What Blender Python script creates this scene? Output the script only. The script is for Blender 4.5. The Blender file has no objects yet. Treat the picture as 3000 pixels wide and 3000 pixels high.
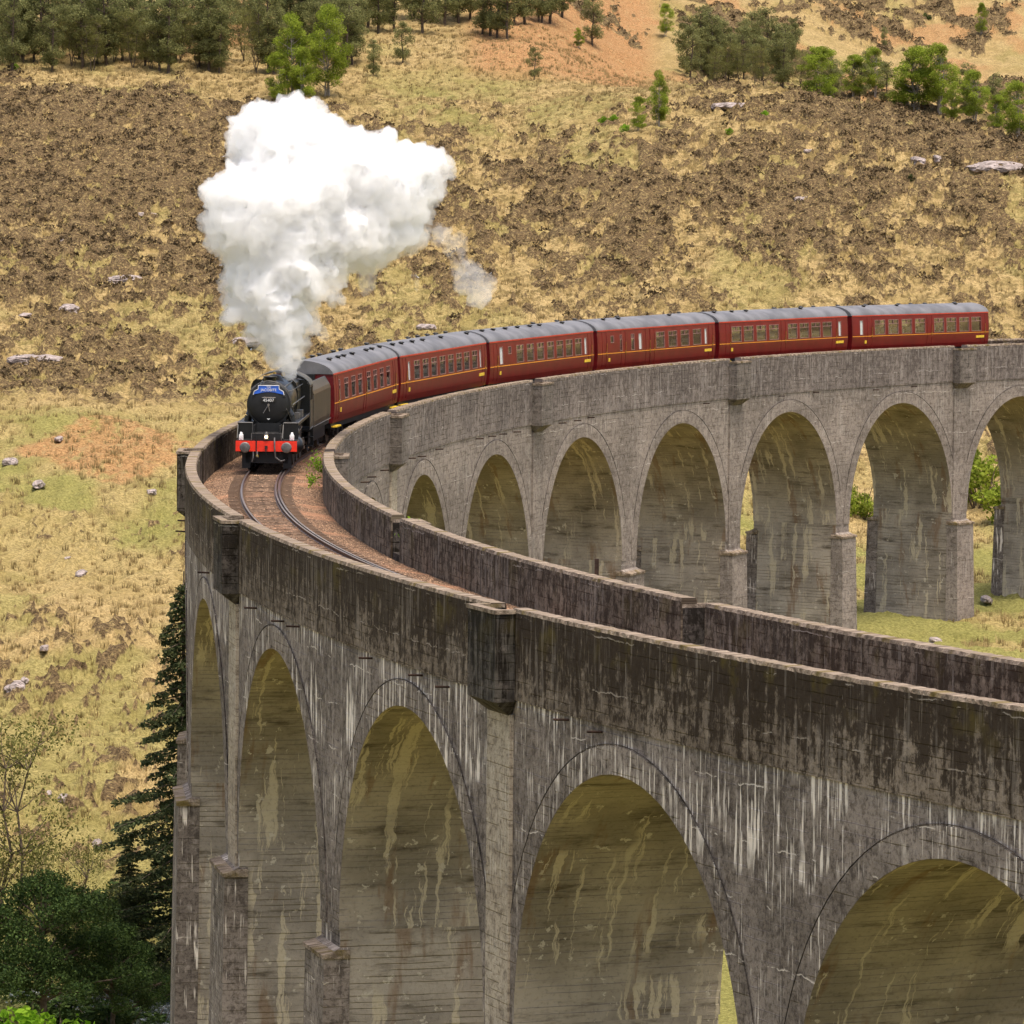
import bpy, bmesh, math, random
import numpy as np
from mathutils import Vector, Matrix
random.seed(7); RNG = np.random.default_rng(7)
SC = bpy.context.scene
COL = SC.collection
R_ = math.radians

# ------------------------------------------------------------------ camera
CAM = np.array([-237.831898, -205.536817, 15.155045]); YAW = 1.538004; PITCH = -0.084594; ROLL = 0.008586; FPX = math.exp(9.595872)
fw = np.array([math.cos(PITCH)*math.cos(YAW), math.cos(PITCH)*math.sin(YAW), math.sin(PITCH)])
rt = np.array([math.sin(YAW), -math.cos(YAW), 0.]); up = np.cross(rt, fw)
r2 = rt*math.cos(ROLL)+up*math.sin(ROLL); u2 = -rt*math.sin(ROLL)+up*math.cos(ROLL)
cd = bpy.data.cameras.new('camera'); cam = bpy.data.objects.new('camera', cd); COL.objects.link(cam)
cam.matrix_world = Matrix(((r2[0], u2[0], -fw[0], CAM[0]), (r2[1], u2[1], -fw[1], CAM[1]), (r2[2], u2[2], -fw[2], CAM[2]), (0, 0, 0, 1)))
cd.sensor_width = 36; cd.sensor_fit = 'HORIZONTAL'; cd.lens = 36*FPX/3000; cd.clip_start = 1; cd.clip_end = 8000
SC.camera = cam
FH = np.array([math.cos(YAW), math.sin(YAW)]); RH = np.array([math.sin(YAW), -math.cos(YAW)])
def DL2XY(D, L): return CAM[0]+D*FH[0]+L*RH[0], CAM[1]+D*FH[1]+L*RH[1]

# ------------------------------------------------------------------ light
SUN = Vector((-FH[0]*.22+RH[0]*.16, -FH[1]*.22+RH[1]*.16, 1.0)).normalized()
w = bpy.data.worlds.new('World'); SC.world = w; w.use_nodes = True
bg = w.node_tree.nodes['Background']; sk = w.node_tree.nodes.new('ShaderNodeTexSky'); sk.sky_type = 'NISHITA'; sk.sun_disc = False
sk.sun_elevation = math.asin(SUN.z); sk.sun_rotation = math.atan2(SUN.x, SUN.y); sk.air_density = 1.0; sk.dust_density = 6.0; sk.ozone_density = 0.6
w.node_tree.links.new(sk.outputs[0], bg.inputs[0]); bg.inputs[1].default_value = 0.15
sd = bpy.data.lights.new('sun', 'SUN'); sun = bpy.data.objects.new('sun', sd); COL.objects.link(sun)
sd.energy = 1.5; sd.angle = R_(24); sd.color = (1.0, 0.93, 0.82); sun.rotation_euler = SUN.to_track_quat('Z', 'Y').to_euler()
SC.view_settings.view_transform = 'Standard'; SC.view_settings.look = 'None'; SC.view_settings.exposure = 0.85; SC.view_settings.gamma = 1
SC.view_settings.use_curve_mapping = False
cy = SC.cycles; cy.max_bounces = 18; cy.diffuse_bounces = 14; cy.glossy_bounces = 3; cy.transmission_bounces = 4; cy.transparent_max_bounces = 10; cy.volume_bounces = 14
cy.use_adaptive_sampling = True; cy.adaptive_threshold = 0.015; cy.use_denoising = True

# ------------------------------------------------------------------ helpers
def tag(o, label=None, cat=None, group=None, kind=None):
    if label: o['label'] = label
    if cat: o['category'] = cat
    if group: o['group'] = group
    if kind: o['kind'] = kind
    return o
def empty(name, label=None, cat=None, group=None, loc=(0, 0, 0), kind=None):
    o = bpy.data.objects.new(name, None); COL.objects.link(o); o.location = loc; o.empty_display_size = .5
    return tag(o, label, cat, group, kind)
def mesh_np(name, V, F, mats, parent=None, smooth=False, uv=None, midx=None, attrs=None):
    """V (n,3) array, F list of tuples or (m,k) array"""
    me = bpy.data.meshes.new(name)
    V = np.asarray(V, dtype=np.float32)
    if isinstance(F, np.ndarray):
        m, k = F.shape
        me.vertices.add(len(V)); me.vertices.foreach_set('co', V.ravel())
        me.loops.add(m*k); me.loops.foreach_set('vertex_index', F.astype(np.int32).ravel())
        me.polygons.add(m); me.polygons.foreach_set('loop_start', np.arange(m, dtype=np.int32)*k)
        me.polygons.foreach_set('loop_total', np.full(m, k, dtype=np.int32)); me.update(calc_edges=True)
    else:
        me.from_pydata(V.tolist(), [], F)
    if not isinstance(mats, (list, tuple)): mats = [mats]
    for mm in mats: me.materials.append(mm)
    if midx is not None: me.polygons.foreach_set('material_index', np.asarray(midx, dtype=np.int32))
    if smooth is True: me.polygons.foreach_set('use_smooth', np.ones(len(me.polygons), dtype=bool))
    elif smooth is not False: me.polygons.foreach_set('use_smooth', np.asarray(smooth, dtype=bool))
    if uv is not None:   # per-vertex uv
        ul = me.uv_layers.new(name='UVMap'); li = np.zeros(len(me.loops), dtype=np.int32); me.loops.foreach_get('vertex_index', li)
        ul.data.foreach_set('uv', np.asarray(uv, dtype=np.float32)[li].ravel())
    for an, av in (attrs or {}).items():
        a = me.attributes.new(an, 'FLOAT', 'POINT'); a.data.foreach_set('value', np.asarray(av, dtype=np.float32))
    me.update()
    o = bpy.data.objects.new(name, me); COL.objects.link(o)
    if parent: o.parent = parent
    return o
class MB:
    def __init__(s): s.v = []; s.f = []; s.sm = []; s.uv = []
    def add(s, vs, fs, smooth=False, uvs=None):
        b = len(s.v); s.v += [tuple(x) for x in vs]; s.f += [tuple(b+i for i in f) for f in fs]; s.sm += [smooth]*len(fs)
        s.uv += (list(uvs) if uvs is not None else [(x[0]+.93*x[1], x[2]) for x in vs]); return s
    def box(s, x0, x1, y0, y1, z0, z1):
        vs = [(x, y, z) for z in (z0, z1) for y in (y0, y1) for x in (x0, x1)]
        return s.add(vs, [(0, 2, 3, 1), (4, 5, 7, 6), (0, 1, 5, 4), (2, 6, 7, 3), (0, 4, 6, 2), (1, 3, 7, 5)])
    def ring(s, rings, close=True, caps=True, smooth=True):
        n = len(rings[0]); vs = [p for r in rings for p in r]; fs = []
        for i in range(len(rings)-1):
            for j in range(n if close else n-1):
                k = (j+1) % n; fs.append((i*n+j, i*n+k, (i+1)*n+k, (i+1)*n+j))
        s.add(vs, fs, smooth)
        if caps:
            s.add(rings[0], [tuple(range(n))[::-1]]); s.add(rings[-1], [tuple(range(n))])
        return s
    def cyl(s, p0, p1, r0, r1=None, n=16, caps=True):
        r1 = r0 if r1 is None else r1
        a = Vector(p0); b = Vector(p1); d = (b-a).normalized(); e = d.orthogonal().normalized(); g = d.cross(e)
        rg = [[tuple(c+(e*math.cos(2*math.pi*i/n)+g*math.sin(2*math.pi*i/n))*r) for i in range(n)] for c, r in ((a, r0), (b, r1))]
        return s.ring(rg, True, caps)
    def tube(s, pts, r, n=8):
        for a, b in zip(pts[:-1], pts[1:]): s.cyl(a, b, r, r, n)
        return s
    def lathe(s, o, ax, prof, n=24):
        """prof: list (dist along ax, radius)"""
        o = Vector(o); d = Vector(ax).normalized(); e = d.orthogonal().normalized(); g = d.cross(e)
        rg = [[tuple(o+d*t+(e*math.cos(2*math.pi*i/n)+g*math.sin(2*math.pi*i/n))*max(r, 1e-4)) for i in range(n)] for t, r in prof]
        return s.ring(rg, True, True)
    def prism(s, poly, y0, y1, axis='y'):
        """poly in (x,z) extruded along y (or (y,z) along x)"""
        if axis == 'y': a = [(p[0], y0, p[1]) for p in poly]; b = [(p[0], y1, p[1]) for p in poly]
        else: a = [(y0, p[0], p[1]) for p in poly]; b = [(y1, p[0], p[1]) for p in poly]
        return s.ring([a, b], True, True, False)
    def build(s, name, mat, parent=None, xf=None):
        V = np.array(s.v, dtype=float)
        if xf is not None: V = xf(V)
        o = mesh_np(name, V, s.f, mat, parent, s.sm, np.array(s.uv))
        bm = bmesh.new(); bm.from_mesh(o.data); bmesh.ops.recalc_face_normals(bm, faces=bm.faces); bm.to_mesh(o.data); bm.free()
        return o
# value noise
_P = RNG.random((256, 256))
def vn(x, y):
    xi = np.floor(x).astype(int); yi = np.floor(y).astype(int); fx = x-xi; fy = y-yi
    fx = fx*fx*(3-2*fx); fy = fy*fy*(3-2*fy); a = xi & 255; b = yi & 255; a1 = (a+1) & 255; b1 = (b+1) & 255
    return (_P[a, b]*(1-fx)+_P[a1, b]*fx)*(1-fy)+(_P[a, b1]*(1-fx)+_P[a1, b1]*fx)*fy
def fbm(x, y, o=4, g=.5):
    t = 0; am = 1; n = 0
    for i in range(o): t = t+am*vn(x*2**i+17.3*i, y*2**i+5.1*i); n += am; am *= g
    return t/n
def sstep(a, b, x): t = np.clip((x-a)/(b-a), 0, 1); return t*t*(3-2*t)
def vn3(P, seed=0):
    x, y, z = P[:, 0], P[:, 1], P[:, 2]; zi = np.floor(z); fz = z-zi; fz = fz*fz*(3-2*fz)
    return vn(x+zi*37.7+seed, y+zi*11.9)*(1-fz)+vn(x+(zi+1)*37.7+seed, y+(zi+1)*11.9)*fz

# ------------------------------------------------------------------ node DSL
class G:
    def __init__(s, name, rough=.9, spec=.2, metal=0):
        s.m = bpy.data.materials.new(name); s.m.use_nodes = True; s.t = s.m.node_tree; s.b = s.t.nodes['Principled BSDF']
        s.b.inputs['Roughness'].default_value = rough; s.b.inputs['Specular IOR Level'].default_value = spec; s.b.inputs['Metallic'].default_value = metal
    def n(s, t, **k):
        x = s.t.nodes.new('ShaderNode'+t)
        for a, b in k.items(): setattr(x, a, b)
        return x
    def put(s, sock, v):
        if isinstance(v, bpy.types.NodeSocket): s.t.links.new(v, sock)
        elif isinstance(v, (tuple, list)) and len(v) == 3 and sock.type == 'RGBA': sock.default_value = (*v, 1)
        else: sock.default_value = v
    def uv(s): return s.n('TexCoord').outputs['UV']
    def obj(s): return s.n('TexCoord').outputs['Object']
    def pos(s): return s.n('NewGeometry').outputs['Position']
    def island(s): return s.n('NewGeometry').outputs['Random Per Island']
    def attr(s, nm): return s.n('Attribute', attribute_name=nm).outputs['Fac']
    def mul(s, v, k):
        x = s.n('VectorMath', operation='MULTIPLY'); s.put(x.inputs[0], v); x.inputs[1].default_value = k; return x.outputs[0]
    def noise(s, v, scale=1, detail=3, rough=.5, dist=0):
        x = s.n('TexNoise'); s.put(x.inputs['Vector'], v); x.inputs['Scale'].default_value = scale; x.inputs['Detail'].default_value = detail
        x.inputs['Roughness'].default_value = rough; x.inputs['Distortion'].default_value = dist; return x.outputs['Fac']
    def vor(s, v, scale=1, feature='F1', out='Distance'):
        x = s.n('TexVoronoi', feature=feature); s.put(x.inputs['Vector'], v); x.inputs['Scale'].default_value = scale; return x.outputs[out]
    def ms(s, v, a, b, lo=0, hi=1, it='SMOOTHSTEP'):
        x = s.n('MapRange', interpolation_type=it); s.put(x.inputs[0], v); x.inputs[1].default_value = a; x.inputs[2].default_value = b
        x.inputs[3].default_value = lo; x.inputs[4].default_value = hi; return x.outputs[0]
    def m2(s, op, a, b=0., clamp=False):
        x = s.n('Math', operation=op, use_clamp=clamp); s.put(x.inputs[0], a); s.put(x.inputs[1], b); return x.outputs[0]
    def mix(s, a, b, f, mode='MIX'):
        x = s.n('Mix', data_type='RGBA', blend_type=mode); s.put(x.inputs['Factor'], f); s.put(x.inputs[6], a); s.put(x.inputs[7], b); return x.outputs[2]
    def sep(s, v): x = s.n('SeparateXYZ'); s.put(x.inputs[0], v); return x.outputs
    def out(s, col=None, bump=None, bs=.3, bd=.05, rough=None):
        if col is not None: s.put(s.b.inputs['Base Color'], col)
        if rough is not None: s.put(s.b.inputs['Roughness'], rough)
        if bump is not None:
            x = s.n('Bump'); x.inputs['Strength'].default_value = bs; x.inputs['Distance'].default_value = bd; s.put(x.inputs['Height'], bump)
            s.t.links.new(x.outputs[0], s.b.inputs['Normal'])
        return s.m
def plain(name, col, rough=.6, metal=0, spec=.4, var=.25, vs=3.):
    g = G(name, rough, spec, metal); n = g.noise(g.obj(), vs, 4, .6)
    lo = tuple(c*(1-var) for c in col); hi = tuple(min(1, c*(1+var)) for c in col)
    return g.out(g.mix(lo, hi, g.ms(n, .3, .7)), n, .1, .01)

def concrete(name, base, light, dark, white, topdark=0., wamt=.5, damt=.5, boards=1., moss=0., ztop=0.):
    g = G(name, .93, .15); uv = g.uv(); xyz = g.sep(uv); z = xyz[1]
    wv = g.noise(uv, .5, 3)                                            # warp for lift lines
    big = g.noise(uv, .22, 5, .6); c = g.mix(base, light, g.ms(big, .38, .68))
    # panels of differing pours
    pan = g.vor(g.mul(uv, (.28, .55, 1)), 1, out='Color'); c = g.mix(c, g.mix(c, (.5, .5, .5), .7, 'MULTIPLY'), g.m2('MULTIPLY', g.ms(g.sep(pan)[0], .45, .9), .3))
    fine = g.noise(uv, 9, 5, .65); c = g.mix(c, g.mix(c, (.38, .36, .35), 1, 'MULTIPLY'), g.m2('MULTIPLY', g.ms(fine, .49, .66), .75)); f3_ = g.noise(uv, 2.6, 6, .72); c = g.mix(c, g.mix(c, (.5, .48, .46), 1, 'MULTIPLY'), g.ms(f3_, .5, .62, 0, .8)); c = g.mix(c, light, g.ms(f3_, .46, .36, 0, .8))
    # dark algae: vertical runs, heavy near top
    ds = g.noise(g.mul(uv, (3.2, .35, 1)), 1, 5, .62); db = g.noise(g.mul(uv, (1.3, 1.1, 1)), 1.6, 5, .7)
    df_ = g.noise(g.mul(uv, (1.2, .8, 1)), 4.2, 5, .75); dm = g.m2('ADD', g.m2('ADD', g.m2('MULTIPLY', ds, .30), g.m2('MULTIPLY', db, .36)), g.m2('MULTIPLY', df_, .34))
    if topdark > 0:
        tz = g.ms(z, ztop-2.9, ztop-.1, 0, topdark, 'LINEAR'); thr = g.m2('ADD', dm, g.m2('MULTIPLY', tz, .17))
    else: thr = dm
    c = g.mix(c, dark, g.m2('MULTIPLY', g.ms(thr, .505, .585), damt))
    if moss > 0:
        mm = g.m2('MULTIPLY', g.ms(g.noise(uv, .8, 4), .52, .66), g.ms(z, ztop-1.6, ztop, 0, moss)); c = g.mix(c, (.10, .075, .015), mm)
    # board marks and lift joints
    zz = g.m2('ADD', z, g.m2('MULTIPLY', wv, .05))
    fr = g.m2('FRACT', g.m2('MULTIPLY', zz, 4.2)); line = g.m2('MULTIPLY', g.ms(fr, .0, .13, 1, 0), g.ms(g.noise(g.mul(uv, (.6, 4.2, 1)), 1.3, 3), .46, .58))
    c = g.mix(c, dark, g.m2('MULTIPLY', line, .75*boards))
    zw = g.m2('ADD', z, g.m2('MULTIPLY', g.noise(uv, .8, 4, .6), .45)); fl = g.m2('FRACT', g.m2('MULTIPLY', zw, .71))
    wl = g.m2('MULTIPLY', g.ms(fl, 0, .035, 1, 0), g.ms(g.noise(g.mul(uv, (.55, .9, 1)), 1, 5, .7), .52, .57)); c = g.mix(c, white, g.m2('MULTIPLY', wl, .8))
    vl = g.m2('FRACT', g.m2('MULTIPLY', g.m2('ADD', xyz[0], g.m2('MULTIPLY', g.noise(uv, 1.1, 2), .12)), .41))
    wl2 = g.m2('MULTIPLY', g.ms(vl, 0, .022, 1, 0), g.ms(g.noise(g.mul(uv, (.9, .6, 1)), 1.4, 3, .6), .55, .6)); c = g.mix(c, white, g.m2('MULTIPLY', wl2, .7))
    # white lime runs
    ws = g.noise(g.mul(uv, (5.5, .30, 1)), 1, 4, .6); wp = g.noise(g.mul(uv, (.42, .38, 1)), 1, 3, .6)
    wm = g.m2('MULTIPLY', g.ms(ws, .54, .575), g.ms(g.m2('ADD', wp, g.ms(z, -6.5, -2.6, -.04, .055)), .49, .60)); c = g.mix(c, white, g.m2('MULTIPLY', wm, wamt))
    ws2 = g.noise(g.mul(uv, (12, .5, 1)), 1, 3, .6); c = g.mix(c, white, g.m2('MULTIPLY', g.m2('MULTIPLY', g.ms(ws2, .58, .64), g.ms(g.noise(uv, .7, 3), .45, .6)), wamt*.8))
    h = g.m2('SUBTRACT', g.m2('ADD', g.m2('MULTIPLY', fine, .5), g.m2('MULTIPLY', g.noise(uv, 30, 3, .7), .3)), g.m2('MULTIPLY', line, .8))
    return g.out(c, h, .55, .05)

M = {}
M['out_par'] = concrete('weathered_parapet_concrete', (.16, .124, .092), (.28, .225, .172), (.028, .018, .011), (.42, .36, .30), topdark=.80, wamt=.22, damt=.9, moss=.7)
M['in_par'] = concrete('stained_inner_parapet_concrete', (.165, .128, .090), (.27, .215, .155), (.034, .022, .013), (.40, .35, .29), topdark=.35, wamt=.25, damt=.85, moss=.4)
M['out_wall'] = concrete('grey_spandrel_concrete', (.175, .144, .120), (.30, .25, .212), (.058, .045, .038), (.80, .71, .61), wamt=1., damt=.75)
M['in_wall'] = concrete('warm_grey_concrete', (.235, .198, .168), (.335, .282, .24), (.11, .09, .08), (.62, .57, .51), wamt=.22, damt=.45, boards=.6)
M['far_par'] = concrete('far_parapet_concrete', (.18, .152, .135), (.27, .228, .20), (.065, .05, .043), (.55, .5, .46), topdark=.35, wamt=.2, damt=.6)
M['pilaster'] = concrete('sheltered_pale_concrete', (.40, .33, .25), (.52, .44, .34), (.13, .10, .085), (.66, .60, .50), wamt=.5, damt=.45)
M['refuge'] = concrete('dark_refuge_concrete', (.06, .052, .045), (.12, .10, .085), (.012, .009, .006), (.42, .38, .32), topdark=.5, wamt=.12, damt=.9, moss=.3)  # near refuges and ring joints: base tone much darker than the far refuges
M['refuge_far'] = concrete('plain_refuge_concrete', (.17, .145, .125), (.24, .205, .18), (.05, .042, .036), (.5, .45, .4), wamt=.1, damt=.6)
def soffit(name, base, light, base2, light2):
    g = G(name, .92, .15); uv = g.uv(); z = g.sep(uv)[1]
    wn = g.n('TexNoise'); g.put(wn.inputs['Vector'], uv); wn.inputs['Scale'].default_value = 1.6; wn.inputs['Detail'].default_value = 5; va = g.n('VectorMath', operation='MULTIPLY_ADD'); g.put(va.inputs[0], wn.outputs['Color']); va.inputs[1].default_value = (.45, .6, 0); g.put(va.inputs[2], uv); uvw = va.outputs[0]
    zf = g.ms(z, -13.5, -7.5); nb = g.ms(g.noise(uv, .35, 4, .6), .38, .65); c = g.mix(g.mix(base2, light2, nb), g.mix(base, light, nb), zf)
    c = g.mix(c, (.05, .035, .018), g.m2('MULTIPLY', g.ms(g.noise(g.mul(uv, (.35, 1.7, 1)), 1, 5, .7), .5, .72), .8))
    fr = g.m2('FRACT', g.m2('MULTIPLY', g.m2('ADD', z, g.m2('MULTIPLY', g.noise(uv, .6, 2), .08)), 5.2))
    ln = g.m2('MULTIPLY', g.ms(fr, 0, .16, 1, 0), g.ms(g.noise(g.mul(uv, (.5, 3, 1)), 1, 3), .42, .56)); c = g.mix(c, (.045, .033, .02), g.m2('MULTIPLY', ln, .6))
    rz = g.mix(c, (.17, .085, .035), g.m2('MULTIPLY', g.ms(g.noise(g.mul(uv, (1.1, .22, 1)), 1, 4, .6), .56, .66), .5))
    st = g.m2('MULTIPLY', g.ms(g.noise(g.mul(uvw, (1.7, .13, 1)), 1, 6, .7), .55, .58), g.ms(g.noise(uv, .33, 2), .38, .5))
    st2 = g.m2('MULTIPLY', g.ms(g.noise(uv, 2.3, 5, .65), .60, .63), g.ms(g.noise(uv, .5, 2), .48, .56))
    c = g.mix(rz, (.50, .425, .30), g.m2('MULTIPLY', st, .9)); c = g.mix(c, (.52, .46, .36), g.m2('MULTIPLY', st2, .85))
    f = g.noise(uv, 8, 5, .65); c = g.mix(c, g.mix(c, (.5, .5, .5), 1, 'MULTIPLY'), g.m2('MULTIPLY', g.ms(f, .5, .7), .5))
    return g.out(c, g.m2('SUBTRACT', g.m2('MULTIPLY', f, .5), ln), .6, .06)
M['soffit'] = soffit('lime_streaked_arch_soffit', (.225, .190, .142), (.35, .298, .225), (.245, .21, .168), (.40, .345, .275))
M['pierin'] = M['soffit']
g = G('weathered_coping', .95, .1); uv = g.uv(); n1 = g.noise(uv, 3.2, 6, .7); n2 = g.noise(uv, 14, 4, .7)
c = g.mix((.13, .098, .07), (.36, .285, .215), g.ms(n1, .38, .64)); c = g.mix(c, (.05, .04, .025), g.ms(n2, .56, .7))
c = g.mix(c, (.13, .095, .02), g.m2('MULTIPLY', g.ms(g.noise(uv, 1.1, 4), .52, .66), .8))
ck = g.ms(g.m2('FRACT', g.m2('MULTIPLY', g.m2('ADD', g.sep(uv)[0], g.m2('MULTIPLY', n1, .15)), 1.7)), 0, .05, 1, 0); c = g.mix(c, (.04, .03, .022), g.m2('MULTIPLY', ck, .6))
M['coping'] = g.out(c, g.m2('ADD', n1, n2), .7, .08)

# ------------------------------------------------------------------ track alignment
Q = dict(g=.013328, g2=.334142, g3=.271572, k1=-.081186, k2=.010137, k3=.081185, R=math.exp(5.460361))
S = np.linspace(-240, 190, 1721); T = np.clip(S/100, -1.7, 1.5)
kap = (1+Q['k1']*T+Q['k2']*T**2+Q['k3']*T**3)/Q['R']; ds_ = S[1]-S[0]; i0 = int(np.argmin(abs(S)))
TH = np.concatenate([[0], np.cumsum((kap[1:]+kap[:-1])/2*ds_)]); TH -= TH[i0]; H = -math.pi/2+TH
X_ = np.concatenate([[0], np.cumsum((np.cos(H[1:])+np.cos(H[:-1]))/2*ds_)]); Y_ = np.concatenate([[0], np.cumsum((np.sin(H[1:])+np.sin(H[:-1]))/2*ds_)])
X_ -= X_[i0]+241.4; Y_ -= Y_[i0]; Z_ = Q['g']*S+Q['g2']*T**2+Q['g3']*T**3
def cp(A):
    """(s, offset outward, z) -> world"""
    A = np.asarray(A, float); s, o, z = A[:, 0], A[:, 1], A[:, 2]; h = np.interp(s, S, H)
    return np.stack([np.interp(s, S, X_)+o*np.sin(h), np.interp(s, S, Y_)-o*np.cos(h), np.interp(s, S, Z_)+z], 1)
def p1(s, o=0, z=0): return cp([(s, o, z)])[0]
BAY = 17.743544; DK = [1.216348, 1.076248, -2.74111, .252508, -.137457, -.339678, .666224]
def sk_(k): return -.876359+(2-k)*2*BAY+float(np.interp(k, range(7), DK))
WO = 2.99; TI = .46; ZR = 2.114766-3.25; AR = 7.62; ZC = -3.64; ZS = ZC-AR; ZB = -2.45; DEP = -34

# ------------------------------------------------------------------ terrain
UC = [-6000, -1500, 0, 500, 1000, 1500, 1900, 2300, 2600, 3000, 4500, 9000]
DK_ = [-400, -60, 0, 30, 60, 100, 150, 200, 240, 270, 300, 330, 365, 400, 430, 460, 500, 520, 560, 590, 620, 660, 720, 800, 1000, 1500, 3200]
near = [30, 18, 13.4, 4.5, -6, -19, -26, -28.6]
left = near+[-28.8, -25.5, -22.8, -20, -16.6, -13.2, -9.6, -5.6, 0, 2.9, 9.5, 14.5, 18.5, 22.5, 33, 48, 92, 190, 300]
mid = near[:-1]+[-27.5, -26.5, -24.2, -22.4, -20.2, -16.8, -13.2, -9.6, -5.6, 0, 3.0, 9.5, 13.8, 18.5, 23.5, 34, 49, 92, 190, 300]
r19 = near[:-1]+[-26, -25, -23, -21.6, -20.6, -18.8, -15.5, -11, -5.6, 2, 5.5, 12.5, 15.3, 14.6, 16.5, 24, 38, 88, 190, 300]
r23 = near[:-1]+[-25.5, -24.3, -22.3, -21, -20.4, -20, -18, -13, -6, 2.5, 6.5, 13.2, 15.3, 13, 12.5, 20, 36, 88, 190, 300]
r26 = near[:-1]+[-25.2, -24, -22, -20.8, -20.2, -20.4, -19.3, -15, -6.5, 3.0, 7.5, 12.3, 11.5, 9.5, 9.5, 17, 33, 85, 190, 300]
r30 = near[:-1]+[-25, -23.8, -21.6, -20.4, -20.2, -20.4, -19.5, -15.5, -6.5, 4.5, 8.7, 7.2, 5, 5, 8, 17, 33, 84, 190, 300]
far_ = near[:-1]+[-22, -20, -17, -14, -12, -10, -8, -6, -3, 0, 4, 5, 6, 6, 9, 17, 33, 84, 190, 300]
TAB = np.array([left, left, left, left, mid, mid, r19, r23, r26, r30, far_, far_])
def smooth_interp(x, xs, ys):  # pchip-like cubic Hermite on table columns
    xs = np.asarray(xs, float); ys = np.asarray(ys, float); i = np.clip(np.searchsorted(xs, x)-1, 0, len(xs)-2)
    d = np.diff(ys, axis=-1)/np.diff(xs); m = np.zeros_like(ys); m[..., 1:-1] = (d[..., 1:]+d[..., :-1])/2; m[..., 0] = d[..., 0]; m[..., -1] = d[..., -1]
    hgt = xs[i+1]-xs[i]; t = (x-xs[i])/hgt
    return ys[..., i]*(2*t**3-3*t*t+1)+ys[..., i+1]*(3*t*t-2*t**3)+m[..., i]*hgt*(t**3-2*t*t+t)+m[..., i+1]*hgt*(t**3-t*t)
def h0(D, L):
    D = np.asarray(D, float); L = np.asarray(L, float); sh = D.shape; D = D.ravel(); L = L.ravel()
    u = 1500+FPX*L/np.maximum(D, 60); Y = smooth_interp(np.clip(D, -400, 3200), DK_, TAB)    # (cols, n)
    j = np.clip(np.searchsorted(UC, u)-1, 0, len(UC)-2); ua = np.array(UC)[j]; ub = np.array(UC)[j+1]; t = np.clip((u-ua)/(ub-ua), 0, 1); t = t*t*(3-2*t)
    n = np.arange(len(D)); z = Y[j, n]*(1-t)+Y[j+1, n]*t
    # embankments where the viaduct lands
    for (d0, l0, zt, rr) in ((52, 55, 2.2, 38), (372, 58, -3.4, 30)):
        r = np.hypot(D-d0, L-l0); z = np.maximum(z, zt-np.maximum(0, r-6)*.9) if d0 < 100 else z
    return z.reshape(sh)
def hfull(D, L):
    z = h0(D, L); vis = sstep(180, 235, D)*(1-sstep(900, 1200, D))
    z = z+vis*((fbm(D*.035, L*.035, 3)-.5)*2.2+(fbm(D*.12+9, L*.14, 3)-.5)*1.3*sstep(250, 300, D))
    # river channel
    rc = 243+5*np.sin(L*.05)+.12*np.maximum(0, -L-20); rv = np.exp(-((D-rc)/6.5)**2)*sstep(-2, -9, L)
    return z-rv*1.9
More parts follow.
